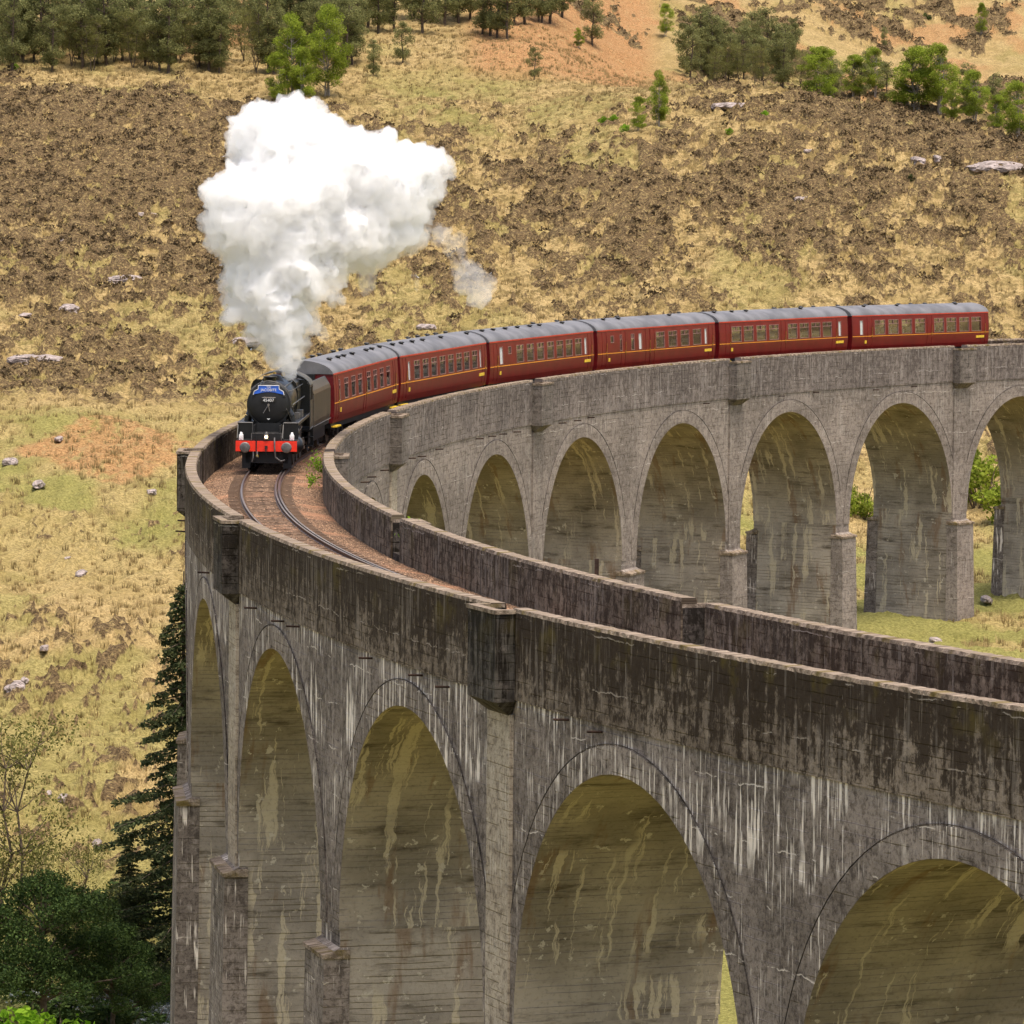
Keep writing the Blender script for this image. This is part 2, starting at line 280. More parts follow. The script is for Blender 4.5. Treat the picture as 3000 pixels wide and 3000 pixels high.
def hmask(D, L):
    """heather, bracken, green weights on the ground"""
    u = 1500+FPX*L/D; zz = h0(D, L); v = 253+FPX*(CAM[2]-zz)/D
    n = fbm(D*.10+3, L*.28+8, 3, .6); nn = fbm(D*.36, L*.95+50, 5, .72); n3 = fbm(D*.03+70, L*.05, 3)
    moor = sstep(405, 425, D+8*(fbm(L*.08, D*.02, 2)-.5))
    dens = .43+.05*np.sin(D*.04)+.05*sstep(1000, 500, u)+.13*sstep(455, 420, D)*sstep(1500, 900, u)
    dens = dens+.19*sstep(980, 560, u)*sstep(700, 520, v)*sstep(170, 260, v)                   # dark heath top left
    dens = dens-.34*sstep(330, 270, v)*sstep(-50, 150, u)*(1-.7*sstep(1950, 2050, u))          # pale strip under the trees
    dens = dens+.15*np.exp(-((v-560-.08*(u-1500))/90)**2)*sstep(1400, 1700, u)*sstep(2500, 2200, u)
    dens = dens+.18*sstep(1850, 2100, u)*np.exp(-((v-(290+np.maximum(0, u-2200)*.24))/60)**2)
    dens = dens+.10*sstep(2250, 2600, u)*np.exp(-((v-470)/140)**2)-.10*np.exp(-((v-330)/90)**2-((u-1450)/320)**2)
    mix_ = .36*n+.64*nn
    he = sstep(.5+.045, .5-.045, mix_-(dens-.5)*.62)*moor
    rough = .8*sstep(.57, .62, nn)*sstep(700, 600, u)*(np.exp(-((v-1990)/170)**2)+np.exp(-((v-2390)/110)**2)+.7*np.exp(-((v-1560)/130)**2)+.6*sstep(.55, .62, n3))*(1-moor); he = np.maximum(he, np.minimum(rough, .9))
    he = he*(1-.97*sstep(605, 650, D)*sstep(1950, 1500, u)*1.0)
    farh = sstep(680, 720, D); he = np.where(D > 690, sstep(.53, .57, .5*fbm(D*.03+5, L*.1, 3, .6)+.5*fbm(D*.16+5, L*.5, 4, .6)), he)
    br = sstep(1300, 1420, u)*sstep(1950, 1850, u)*sstep(600, 618, D)+.9*sstep(520, 440, abs(u-330)*1.6+abs(v-1345)*4.6)*sstep(.42, .52, nn+.12)
    br = br+.6*sstep(630, 650, D)*sstep(500, 620, u)*sstep(900, 800, u)+.8*sstep(.55, .65, fbm(D*.05, L*.1+31, 3))*sstep(610, 630, D)+.5*sstep(.52, .6, fbm(D*.06+4, L*.15, 3))*np.exp(-((v-2560)/120)**2)*sstep(700, 600, u)
    gr = .62*sstep(.46, .62, fbm(D*.07+11, L*.12, 3))*sstep(415, 400, D)+.9*sstep(1500, 1900, u)*sstep(400, 380, D)*sstep(.36, .56, fbm(D*.12+2, L*.16, 3))
    gr = gr+.33*sstep(418, 400, D)*sstep(330, 360, D)*sstep(900, 700, u)+.35*sstep(2000, 2300, u)*sstep(400, 385, D)+.75*np.exp(-((v-320)/75)**2-((u-1330)/200)**2)*sstep(.42, .55, n)+.35*sstep(.52, .64, fbm(D*.05+81, L*.12, 3))*moor
    gr = np.maximum(gr, .9*sstep(285, 255, D))
    return np.clip(he, 0, 1), np.clip(br, 0, 1), np.clip(gr, 0, 1)
def moorness(D, L): return sstep(405, 430, D+8*(fbm(L*.08, D*.02, 2)-.5))*(1-.75*sstep(590, 625, D))
def hgeo(D, L, he):
    """surface with the lumps of heath and tussocks"""
    vis = sstep(225, 245, D)*(1-sstep(1000, 1300, D))
    lump = fbm(D*.55, L*1.1+7, 3, .6); tus = fbm(D*1.1+9, L*2.2, 2)
    return hfull(D, L)+vis*(he*(.35+.75*lump)+.55*(tus-.5)*(1+.5*he)+.35*(lump-.5)+.75*(1-sstep(400, 440, D))*(fbm(D*.55+31, L*.22, 3, .6)-.5))
def ground(D, L):
    D = np.atleast_1d(np.asarray(D, float)); L = np.atleast_1d(np.asarray(L, float)); he, _, _ = hmask(D, L); return hgeo(D, L, he)
def at(u, v, D0=200, D1=1100):
    """ground point (D, L, z) seen at a picture position, by marching over the terrain"""
    Ds = np.arange(D0, D1, .5); d = fw+r2*(u-1500)/FPX+u2*(1500-v)/FPX
    P = CAM[None, :]+d[None, :]*(Ds/ (d[0]*FH[0]+d[1]*FH[1]))[:, None]; L = (P[:, 0]-CAM[0])*RH[0]+(P[:, 1]-CAM[1])*RH[1]
    z = hfull(Ds, L); i = int(np.argmax(P[:, 2] < z)); i = i if P[i, 2] < z[i] else len(Ds)-1
    return Ds[i], L[i], z[i]
def world(D, L, z=None):
    x, y = DL2XY(D, L); z = float(ground(D, L)[0]) if z is None else z; return (float(x), float(y), z)

Dr = np.concatenate([np.linspace(-400, 180, 40), np.linspace(186, 228, 8), np.arange(230, 420, .55), np.arange(420, 640, .5), np.arange(640, 1000, 1.6), np.linspace(1010, 3200, 60)])
Lc = np.concatenate([-np.geomspace(2500, 80, 26), np.arange(-76, 78, .3), np.geomspace(80, 2500, 26)])
# lateral spacing follows the distance so far ground is not over-resolved
DD, LL = np.meshgrid(Dr, Lc, indexing='ij')
he, br, gr = hmask(np.maximum(DD, 61), LL); he = np.where(DD < 200, 0, he); ZZ = hgeo(DD, LL, he)
xx, yy = DL2XY(DD, LL); nr, nc = DD.shape
idx = np.arange(nr*nc).reshape(nr, nc); FT = np.stack([idx[:-1, :-1], idx[:-1, 1:], idx[1:, 1:], idx[1:, :-1]], -1).reshape(-1, 4)
g = G('moorland_ground', .97, .05); P = g.pos(); ah = g.attr('heather'); ab = g.attr('bracken'); ag = g.attr('green')
f1 = g.noise(P, 1.3, 6, .68); f2 = g.noise(P, 5, 5, .7); f3 = g.noise(P, .25, 4)
straw = g.mix((.225, .162, .068), (.44, .325, .15), g.ms(f2, .36, .64)); straw = g.mix(straw, (.225, .165, .06), g.ms(f3, .45, .65, 0, .55))
straw = g.mix(straw, (.15, .095, .045), g.ms(f1, .55, .68, 0, .8))
straw = g.mix(straw, g.mix((.115, .082, .035), (.235, .172, .07), g.ms(f2, .35, .65)), g.m2('MULTIPLY', g.m2('ADD', .15, g.m2('MULTIPLY', g.attr('moor'), .85)), g.ms(g.noise(P, .75, 6, .72), .49, .56)))
grn = g.mix((.12, .122, .033), (.25, .24, .07), g.ms(f2, .35, .65)); c = g.mix(straw, grn, g.m2('MULTIPLY', ag, .85))
bk = g.mix((.17, .082, .036), (.42, .235, .105), g.ms(f2, .38, .62)); bk = g.mix(bk, (.36, .27, .13), g.ms(f1, .52, .66, 0, .7)); c = g.mix(c, bk, g.m2('MULTIPLY', ab, .9))
hc = g.mix((.07, .047, .024), (.185, .128, .064), g.ms(f2, .4, .66)); hc = g.mix(hc, g.mix((.22, .165, .07), (.40, .30, .13), g.ms(f2, .4, .6)), g.ms(g.noise(P, 2.1, 6, .75), .52, .59, 0, .62)); hc = g.mix(hc, (.028, .019, .012), g.ms(f2, .47, .38, 0, .6))
c = g.mix(c, hc, g.ms(g.m2('ADD', ah, g.m2('MULTIPLY', g.m2('SUBTRACT', f1, .5), .9)), .38, .62))
M['ground'] = g.out(c, g.m2('ADD', f1, g.m2('MULTIPLY', f2, .6)), .8, .25)
ter = mesh_np('ground', np.stack([xx, yy, ZZ], -1).reshape(-1, 3), FT, M['ground'], smooth=True, attrs=dict(moor=moorness(DD, LL).ravel(), heather=he.ravel(), bracken=br.ravel(), green=gr.ravel()))
tag(ter, 'heather and straw coloured moorland hillside falling to a grassy valley floor', 'hillside', kind='structure')
# river
g = G('river_water', .08, .5); g.b.inputs['Base Color'].default_value = (.06, .08, .09, 1); nn_ = g.noise(g.mul(g.pos(), (1, 1, 1)), .9, 4, .6)
M['water'] = g.out(g.mix((.05, .06, .06), (.30, .33, .36), g.ms(g.noise(g.pos(), 1.7, 4, .7), .54, .66)), nn_, .5, .2)
LW = np.linspace(-90, -3, 60); rcw = 243+5*np.sin(LW*.05)+.12*np.maximum(0, -LW-20); VW = []
for l, r0 in zip(LW, rcw):
    for dd in (-7, 7): x, y = DL2XY(r0+dd, l); VW.append((x, y, -29.35))
mesh_np('river', VW, [(2*i, 2*i+1, 2*i+3, 2*i+2) for i in range(len(LW)-1)], M['water'])
tag(bpy.data.objects['river'], 'narrow river glinting beneath the pines at the valley bottom', 'river', kind='structure')

# heather clumps and grass tussocks (uncountable ground cover)
def scatter_cards(name, D, L, base_n, hgt, wid, mat, label, cat, leafw=.5, tuft=False):
    n = len(D); z = ground(D, L); x, y = DL2XY(D, L); k = base_n
    a = RNG.random((n, k))*2*math.pi; rr = np.sqrt(RNG.random((n, k)))*wid[:, None]; e = RNG.random((n, k))
    cx = x[:, None]+np.cos(a)*rr; cy_ = y[:, None]+np.sin(a)*rr; cz = z[:, None]+hgt[:, None]*(1-(rr/wid[:, None])**2)*(.35+.65*e)-.05
    sz = (hgt if tuft else wid)[:, None]*leafw*(.6+.8*RNG.random((n, k)))
    if tuft:
        dx = np.cos(a); dy = np.sin(a); b = RNG.random((n, k))*.8
        A = np.stack([cx-dy*.035, cy_+dx*.035, z[:, None]-.1+0*cx], -1); B = np.stack([cx+dy*.035, cy_-dx*.035, z[:, None]-.1+0*cx], -1)
        Cc = np.stack([cx+dx*sz*b, cy_+dy*sz*b, z[:, None]+sz*1.2], -1)
        V = np.stack([A, B, Cc], 2).reshape(-1, 3)
    else:
        t = RNG.normal(size=(n, k, 3)); t /= np.linalg.norm(t, axis=-1, keepdims=True); b = RNG.normal(size=(n, k, 3)); b = np.cross(t, b); b /= np.linalg.norm(b, axis=-1, keepdims=True)
        c0 = np.stack([cx, cy_, cz], -1); V = np.stack([c0+t*sz[..., None], c0-t*sz[..., None]*.5+b*sz[..., None]*.8, c0-t*sz[..., None]*.5-b*sz[..., None]*.8], 2).reshape(-1, 3)
    F = np.arange(len(V)).reshape(-1, 3); return tag(mesh_np(name, V, F, mat), label, cat, kind='stuff')
def leafmat(name, lo, hi, tr=.25, rough=.8):
    g = G(name, rough, .15); c = g.mix(lo, hi, g.island()); c = g.mix(c, g.mix(c, (.55, .55, .5), 1, 'MULTIPLY'), g.ms(g.noise(g.pos(), .6, 3), .42, .62))
    g.out(c); t = g.n('BsdfTranslucent'); g.put(t.inputs[0], c); mx = g.n('MixShader'); mx.inputs[0].default_value = tr
    g.t.links.new(g.b.outputs[0], mx.inputs[1]); g.t.links.new(t.outputs[0], mx.inputs[2]); g.t.links.new(mx.outputs[0], g.t.nodes['Material Output'].inputs[0]); return g.m
M['heather'] = leafmat('heather_twigs', (.055, .037, .02), (.185, .13, .066), .1)
M['tussock'] = leafmat('dry_grass', (.28, .20, .085), (.50, .38, .18), .35)
def rand_DL(n, d0, d1, margin=4):
    D = np.sqrt(RNG.random(n)*(d1**2-d0**2)+d0**2); a = (RNG.random(n)*3000-1500)*1.06/FPX; return D, a*D
D, L = rand_DL(75000, 418, 860); hh, _, _ = hmask(D, L); k = RNG.random(len(D)) < hh*.95-.25; D, L = D[k][:15000], L[k][:15000]
sz = .18+.50*RNG.random(len(D))**2.2
scatter_cards('heather', D, L, 26, sz*1.0, sz*1.15, M['heather'], 'dark brown heather clumps covering the moorland hillside', 'heather', .24)
D, L = rand_DL(30000, 250, 660); hh, bb, gg = hmask(D, L); k = (hh < .4) & (gg < .9); D, L = D[k], L[k]; sz = .14+.28*RNG.random(len(D))
scatter_cards('dry_grass', D, L, 14, sz, sz*.9, M['tussock'], 'straw coloured tussock grass over the meadow and slopes', 'grass', .9, True)

# ------------------------------------------------------------------ viaduct
VIA = empty('railway_viaduct', 'long curved concrete railway viaduct with tall round arches', 'viaduct', loc=(0, 0, 0))
KS = [k/2 for k in range(-4, 18)]; PS = [sk_(k) for k in KS]           # decreasing s
smin, smax = PS[-1], PS[0]
def xf_cp(V): return cp(V)
def ribbon(name, path, prof, mat, parent, step=.5, jit=0., close=True, mats=None):
    """sweep profile [(off,z)] along s; uv = (s, girth z)"""
    n = max(2, int(abs(path[1]-path[0])/step)+1); ss = np.linspace(path[0], path[1], n); m = len(prof); V = []; UV = []
    per = [0]
    for i in range(1, m+1): a = prof[i-1]; b = prof[i % m]; per.append(per[-1]+math.hypot(a[0]-b[0], a[1]-b[1]))
    for s in ss:
        for (o, z) in prof:
            jz = jit*(random.random()-.5) if z > -.12 else 0
            V.append((s, o+jz*.8, z+jz*.7)); UV.append((s, z))
    F = []; mi = []
    for i in range(n-1):
        for j in range(m if close else m-1):
            k2 = (j+1) % m; F.append((i*m+j, i*m+k2, (i+1)*m+k2, (i+1)*m+j))
            mi.append(1 if (mats and prof[j][1] > -.12 and prof[k2][1] > -.12) else 0)
    if close: F.append(tuple(range(m))[::-1]); F.append(tuple((n-1)*m+i for i in range(m))); mi += [0, 0]
    o = mesh_np(name, cp(V), F, mats or mat, parent, uv=np.array(UV), midx=mi)
    bm = bmesh.new(); bm.from_mesh(o.data); bmesh.ops.recalc_face_normals(bm, faces=bm.faces); bm.to_mesh(o.data); bm.free(); return o
REF = [k for k in range(-2, 9)]; RW = 1.15
# parapets: run between refuges (gap at each), outer (+) and inner (-)
def parapet(sgn):
    edges = []; cur = smax
    for k in REF:
        s = sk_(k)
        if not (smin+2 < s < smax-2): continue
        edges.append((cur, s+RW*.8)); cur = s-RW*.8
    edges.append((cur, smin))
    for a, b in edges:
        near_ = (a+b)/2 > -30
        mt = M['out_par'] if sgn > 0 else (M['in_par'] if (a+b)/2 > -2 else M['far_par'])
        prof = [(sgn*WO, ZB), (sgn*WO, -.10), (sgn*(WO-.03), 0), (sgn*(WO-TI+.03), 0), (sgn*(WO-TI), -.10), (sgn*(WO-TI), ZR-.5), (sgn*(WO-TI), ZB)]
        ribbon('parapet', (a, b), prof, None, VIA, .16, .035, True, [mt, M['coping']])
parapet(1); parapet(-1)
def solid(name, boxes, mat, parent, nseg=1):
    """boxes in (s0,s1,o0,o1,z0,z1), mapped on the curve"""
    mb = MB()
    for bx in boxes: mb.box(*bx)
    return mb.build(name, mat, parent, xf_cp)
def refuge(k, sgn):
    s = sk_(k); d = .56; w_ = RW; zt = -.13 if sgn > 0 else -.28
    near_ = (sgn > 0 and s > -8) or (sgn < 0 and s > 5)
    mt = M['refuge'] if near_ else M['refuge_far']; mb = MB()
    o0, o1 = WO-.02, WO+d
    def bx(s0, s1, a, b, z0, z1): mb.box(s0, s1, min(sgn*a, sgn*b), max(sgn*a, sgn*b), z0, z1)
    bx(s-w_, s-w_+.24, WO-.40, o1-.22, ZB-.05, zt); bx(s+w_-.24, s+w_, WO-.40, o1-.22, ZB-.05, zt); bx(s-w_, s+w_, o1-.22, o1, ZB-.05, zt)
    bx(s-w_+.24, s+w_-.24, WO-.40, o1-.22, ZB-.05, ZR-.15)
    # splayed corbel below
    a0, a1 = sgn*(WO-.02), sgn*(o1-.01)
    mb.ring([[(s-w_+.02, a0, ZB-.05), (s+w_-.02, a0, ZB-.05), (s+w_-.02, a1, ZB-.05), (s-w_+.02, a1, ZB-.05)],
             [(s-w_+.3, a0, ZB-.45), (s+w_-.3, a0, ZB-.45), (s+w_-.3, sgn*(WO+.05), ZB-.45), (s-w_+.3, sgn*(WO+.05), ZB-.45)]], True, True, False)
    o = mb.build('refuge', mt, VIA, xf_cp)
    cb = MB(); 
    e = .035
    def cbx(s0, s1, a, b): cb.box(s0, s1, min(sgn*a, sgn*b), max(sgn*a, sgn*b), zt, zt+.11)
    cbx(s-w_-e, s-w_+.24, WO-.42, o1-.22); cbx(s+w_-.24, s+w_+e, WO-.42, o1-.22); cbx(s-w_-e, s+w_+e, o1-.22, o1+e)
    cb.build('refuge_coping', M['coping'], o, xf_cp)
for k in REF:
    if smin+2 < sk_(k) < smax-2:
        refuge(k, 1); refuge(k, -1)
# deck slab under ballast
ribbon('deck', (smax, smin), [(-WO+TI+.01, ZR-.45), (WO-TI-.01, ZR-.45), (WO-TI-.01, ZB-.2), (-WO+TI+.01, ZB-.2)], M['in_wall'], VIA, 2)
# arches: one part per bay = two spandrel faces + soffit ; ring sub-part
WS = WO-.05     # spandrel plane slightly behind band
NB = 36
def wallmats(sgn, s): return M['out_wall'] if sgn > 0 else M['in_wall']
for i in range(len(PS)-1):
    sa, sb = PS[i], PS[i+1]; sc = (sa+sb)/2; half = (sa-sb)/2
    for sgn in (1, -1):
        xs = sorted(set([-half, half]+[AR*math.cos(math.pi*t/NB) for t in range(NB+1)]+[-(AR+.005), AR+.005]))
        V = []; F = []; UV = []
        for x in xs:
            zl = ZS+math.sqrt(max(0, AR*AR-x*x)) if abs(x) <= AR else ZS
            for t in range(5):
                z = zl+(ZB-zl)*t/4; V.append((sc-x, sgn*WS, z)); UV.append((sc-x, z))
        for a in range(len(xs)-1):
            for t in range(4): F.append((a*5+t, (a+1)*5+t, (a+1)*5+t+1, a*5+t+1))
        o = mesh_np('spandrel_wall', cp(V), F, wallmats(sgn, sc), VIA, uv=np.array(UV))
        # arch ring, slightly proud, with real thickness
        mb = MB(); rg = []
        for t in range(NB+1):
            th = math.pi*t/NB; tk = .74+.10*abs(math.cos(th))**2; c_, s_ = math.cos(th), math.sin(th)
            rg.append([(sc-AR*c_, sgn*(WS-.25), ZS+AR*s_), (sc-AR*c_, sgn*(WS+.045), ZS+AR*s_), (sc-(AR+tk)*c_, sgn*(WS+.045), ZS+(AR+tk)*s_), (sc-(AR+tk)*c_, sgn*(WS-.25), ZS+(AR+tk)*s_)])
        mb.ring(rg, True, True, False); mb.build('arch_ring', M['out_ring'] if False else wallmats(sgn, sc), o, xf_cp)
        lm = MB(); ro = [[(sc-(AR+.78+.1*abs(math.cos(math.pi*t/NB))**2)*math.cos(math.pi*t/NB)*(1), sgn*(WS+oo), ZS+(AR+.78+.1*abs(math.cos(math.pi*t/NB))**2)*math.sin(math.pi*t/NB)+dz) for (oo, dz) in ((.02, -.010), (.048, -.010), (.048, .008), (.02, .008))] for t in range(3, NB-2)]
        lm.ring(ro, True, True, False); lm.build('ring_joint', M['refuge'], o, xf_cp)
    # soffit
    V = []; UV = []; F = []
    no = 9
    for t in range(NB+1):
        th = math.pi*t/NB
        for j in range(no):
            o_ = (WS+.04)*(-1+2*j/(no-1)); V.append((sc-(AR-.005)*math.cos(th), o_, ZS+(AR-.005)*math.sin(th))); UV.append((o_+i*7.3+(0 if th < math.pi/2 else 31), AR*(th if th < math.pi/2 else math.pi-th)+ZS))
    for t in range(NB):
        for j in range(no-1): F.append((t*no+j, t*no+j+1, (t+1)*no+j+1, (t+1)*no+j))
    mesh_np('arch_soffit', cp(V), F, M['soffit'], VIA, uv=np.array(UV), smooth=True)
# piers
for i, s in enumerate(PS[1:-1]):
    la = (PS[i]-s)/2-AR; lb = (s-PS[i+2])/2-AR          # half widths either side
    P3 = p1(s); Dp = (P3[0]-CAM[0])*FH[0]+(P3[1]-CAM[1])*FH[1]; Lp = (P3[0]-CAM[0])*RH[0]+(P3[1]-CAM[1])*RH[1]
    zb = float(hfull(np.array([Dp]), np.array([Lp]))[0])-2.5-P3[2]
    if zb > ZS-.5: continue
    V = []; UV = []; MI = []; F = []
    zt = ZS; levels = [zt, min(-12, zt-.3), zb]
    def quad(pts, uvs, mi):
        b = len(V); V.extend(pts); UV.extend(uvs); F.append((b, b+1, b+2, b+3)); MI.append(mi)
    bt = .012
    def sect(z, ex=0): 
        dd = bt*(zt-z); return s-lb-dd, s+la+dd, WS+dd*.6+ex
    # upper shaft, faces with vertical subdivisions
    def shaft(z0, z1, ex, exs):
        a0, a1, w0 = sect(z0); b0, b1, w1 = sect(z1); w0 += ex; w1 += ex; a0 -= exs; a1 += exs; b0 -= exs; b1 += exs
        for sg, mi in ((1, 0), (-1, 1)):
            quad([(a0, sg*w0, z0), (a1, sg*w0, z0), (b1, sg*w1, z1), (b0, sg*w1, z1)], [(a0, z0), (a1, z0), (b1, z1), (b0, z1)], mi)
        nseg = 6
        for ed, (p, q2) in enumerate(((a0, b0), (a1, b1))):
            for j in range(nseg):
                f0 = -1+2*j/nseg; f1 = -1+2*(j+1)/nseg
                quad([(p, w0*f0, z0), (p, w0*f1, z0), (q2, w1*f1, z1), (q2, w1*f0, z1)], [(w0*f0+i*7.3+ed*31, z0), (w0*f1+i*7.3+ed*31, z0), (w1*f1+i*7.3+ed*31, z1), (w1*f0+i*7.3+ed*31, z1)], 2)
    zp = -12.0
    shaft(zt, zb, 0, 0)
    o = mesh_np('pier', cp(V), F, [M['out_wall'], M['in_wall'], M['pierin']], VIA, uv=np.array(UV), midx=MI)
    bm = bmesh.new(); bm.from_mesh(o.data); bmesh.ops.remove_doubles(bm, verts=bm.verts, dist=.001); bmesh.ops.recalc_face_normals(bm, faces=bm.faces); bm.to_mesh(o.data); bm.free()
    # stepped plinth buttresses on both faces with weathered tops
    for sg in (1, -1):
        mb = MB(); e = .50; a0, a1, w0 = sect(zp); b0, b1, w1 = sect(zb)
        mb.ring([[(a0-.03, sg*(w0-.3), zp+.22), (a1+.03, sg*(w0-.3), zp+.22), (a1+.03, sg*(w0+.02), zp+.22), (a0-.03, sg*(w0+.02), zp+.22)],
                 [(a0-.03, sg*(w0-.3), zp-.05), (a1+.03, sg*(w0-.3), zp-.05), (a1+.03, sg*(w0+e), zp-.05), (a0-.03, sg*(w0+e), zp-.05)],
                 [(b0-.03, sg*(w1-.3), zb), (b1+.03, sg*(w1-.3), zb), (b1+.03, sg*(w1+e+.15), zb), (b0-.03, sg*(w1+e+.15), zb)]], True, True, False)
        pl = mb.build('plinth', M['out_wall'] if sg > 0 else M['in_wall'], o, xf_cp)
        mb = MB(); mb.ring([[(a0-.09, sg*(w0-.3), zp+.16), (a1+.06, sg*(w0-.3), zp+.16), (a1+.06, sg*(w0+.05), zp+.16), (a0-.09, sg*(w0+.05), zp+.16)],
                 [(a0-.09, sg*(w0-.3), zp+.06), (a1+.09, sg*(w0-.3), zp+.06), (a1+.09, sg*(w0+e+.07), zp+.02), (a0-.09, sg*(w0+e+.07), zp+.02)],
                 [(a0-.09, sg*(w0-.3), zp-.10), (a1+.09, sg*(w0-.3), zp-.10), (a1+.09, sg*(w0+e+.07), zp-.10), (a0-.09, sg*(w0+e+.07), zp-.10)]], True, True, False)
        mb.build('plinth_cap', M['coping'], o, xf_cp)
# pale pilaster strips below the refuges and iron tie bars under the parapet band
for k in REF:
    s = sk_(k)
    if not (smin+2 < s < smax-2): continue
    for sgn in (1, -1):
        a, b = sorted((sgn*(WS-.1), sgn*(WS+.10)))
        mb = MB(); mb.box(s-.95, s+.95, a, b, ZS-.65, ZB-.42)
        mb.build('pilaster', M['pilaster'] if sgn > 0 or s > -45 else M['in_wall'], VIA, xf_cp)
M['iron'] = plain('rusty_iron', (.05, .028, .020), .8, .3, .3, .5, 6)
for i in range(len(PS)-1):
    sc = (PS[i]+PS[i+1])/2
    for sgn in (1, -1):
        if (sgn > 0 and sc < -15) or sc > 125 or sc < -150: continue
        for dx in (-3.9, -1.3, 1.4, 4.1):
            if random.random() < .45: continue
            mb = MB(); x = sc+dx+random.uniform(-.3, .3); z = ZB-.16+random.uniform(-.06, .06)
            V = cp([(x, sgn*(WS-.2), z), (x+.0, sgn*(WS+.42), z+.03)]); mb.cyl(V[0], V[1], .035, .035, 6); mb.build('tie_bar', M['iron'], VIA)

# ------------------------------------------------------------------ track
TRK = empty('railway_track', 'single curving railway track of rusty rails on orange-brown ballast', 'railway track')
g = G('orange_ballast', .95, .1); P = g.pos(); vz = g.vor(P, 13, out='Color'); vd = g.vor(P, 13)
c = g.mix((.20, .118, .072), (.48, .305, .19), g.sep(vz)[0]); c = g.mix(c, (.17, .11, .08), g.ms(g.noise(P, .5, 4), .55, .75, 0, .6)); c = g.mix(c, (.04, .025, .018), g.ms(vd, .32, .55, 0, .7))
c = g.mix(c, (.44, .225, .13), g.ms(g.noise(P, .35, 3), .52, .68, 0, .5))
M['ballast'] = g.out(c, vd, 1.0, -.06)
ss = np.concatenate([np.arange(-235, -45, 2.), np.arange(-45, 75, .11), np.arange(75, 185, 1.)]); oo = np.linspace(-WO+TI+.005, WO-TI-.005, 50)
A, B = np.meshgrid(ss, oo, indexing='ij'); prof = ZR-.17+.02*(np.abs(B) < .7)+.0*A+np.where(np.abs(B) > 1.3, -.16*(np.abs(B)-1.3), 0)+.05*(RNG.random(A.shape)-.5)+.05*(fbm(A*1.5, B*1.5, 2)-.5)
V = cp(np.stack([A, B, prof], -1).reshape(-1, 3)); ix = np.arange(A.size).reshape(A.shape)
mesh_np('ballast', V, np.stack([ix[:-1, :-1], ix[1:, :-1], ix[1:, 1:], ix[:-1, 1:]], -1).reshape(-1, 4), M['ballast'], TRK)
g = G('rail_steel', .35, .5, .85); M['rail'] = g.out(g.mix((.10, .055, .04), (.19, .12, .09), g.noise(g.pos(), 8, 3)), rough=.5)
g = G('rail_head', .3, .5, .9); M['railtop'] = g.out((.42, .36, .34), rough=.28)
def rail(o, nm, dz=0):
    prof = [(o-.065, ZR-.15), (o-.065, ZR-.13), (o-.012, ZR-.11), (o-.012, ZR-.05), (o-.036, ZR-.035), (o-.034, ZR), (o+.034, ZR), (o+.036, ZR-.035), (o+.012, ZR-.05), (o+.012, ZR-.11), (o+.065, ZR-.13), (o+.065, ZR-.15)]
    ob = ribbon(nm, (smax-1, smin+1), prof, M['rail'], TRK, .8); ob.data.materials.append(M['railtop'])
    n = len(prof); 
    for pi, pp in enumerate(ob.data.polygons):
        if len(pp.vertices) == 4 and pi % n == 5: pp.material_index = 1
rail(.752, 'rail'); rail(-.752, 'rail'); rail(-.62, 'check_rail')
M['sleeper'] = plain('brown_timber_sleeper', (.13, .085, .055), .9, 0, .2, .35, 5)
sl0 = None
for i in range(96):
    s = -6+i*.75; P0 = p1(s, 0, ZR-.232); hd = float(np.interp(s, S, H))
    if sl0 is None:
        mb = MB(); mb.box(-.12, .12, -1.28, 1.28, 0, .105)
        for y in (-.752, .752): mb.box(-.09, .09, y-.16, y-.07, .1, .135); mb.box(-.09, .09, y+.07, y+.16, .1, .135)
        sl0 = o = mb.build('sleeper', M['sleeper'], TRK)
    else:
        o = sl0.copy(); COL.objects.link(o); o.parent = TRK
    o.location = P0; o.rotation_euler = (0, 0, hd)

# ------------------------------------------------------------------ train materials
M['black'] = plain('locomotive_black', (.009, .0085, .008), .34, 0, .5, .4, 3)
M['black2'] = plain('sooty_smokebox_black', (.008, .0078, .0076), .55, 0, .4, .3, 3)
M['greyst'] = plain('worn_grey_steel', (.15, .14, .13), .45, .5, .5, .3, 6)
M['bright'] = plain('bright_steel_rod', (.30, .27, .25), .35, .8, .5, .25, 6)
M['redbeam'] = plain('vermilion_buffer_beam', (.80, .030, .008), .45, 0, .5, .10, 4)
M['maroon'] = plain('carriage_maroon', (.150, .0065, .006), .36, 0, .3, .15, 1.2)
M['maroon_d'] = plain('dark_maroon_ends', (.12, .004, .006), .4, 0, .5, .2, 2)
M['orange'] = plain('orange_lining', (.75, .30, .03), .5, 0, .3, .1, 3)
M['cantline'] = plain('red_cantrail', (.50, .045, .02), .5, 0, .3, .15, 3)
M['yellow'] = plain('yellow_paint', (.75, .50, .04), .55, 0, .3, .2, 5)
M['white'] = plain('white_paint', (.78, .77, .74), .6, 0, .3, .08, 4)
M['blue'] = plain('blue_headboard', (.03, .12, .55), .45, 0, .4, .15, 4)
M['cream'] = plain('carriage_interior', (.36, .30, .22), .8, 0, .2, .3, 2)
M['moq'] = plain('seat_fabric', (.16, .12, .09), .9, 0, .1, .4, 2)
g = G('carriage_roof_grey', .55, .3); u_ = g.obj(); c = g.mix((.105, .103, .106), (.175, .171, .176), g.ms(g.noise(u_, .7, 5, .6), .35, .68)); c = g.mix(c, (.11, .105, .11), g.ms(g.noise(g.mul(u_, (3.2, .6, 1)), 1, 4), .55, .7, 0, .55))
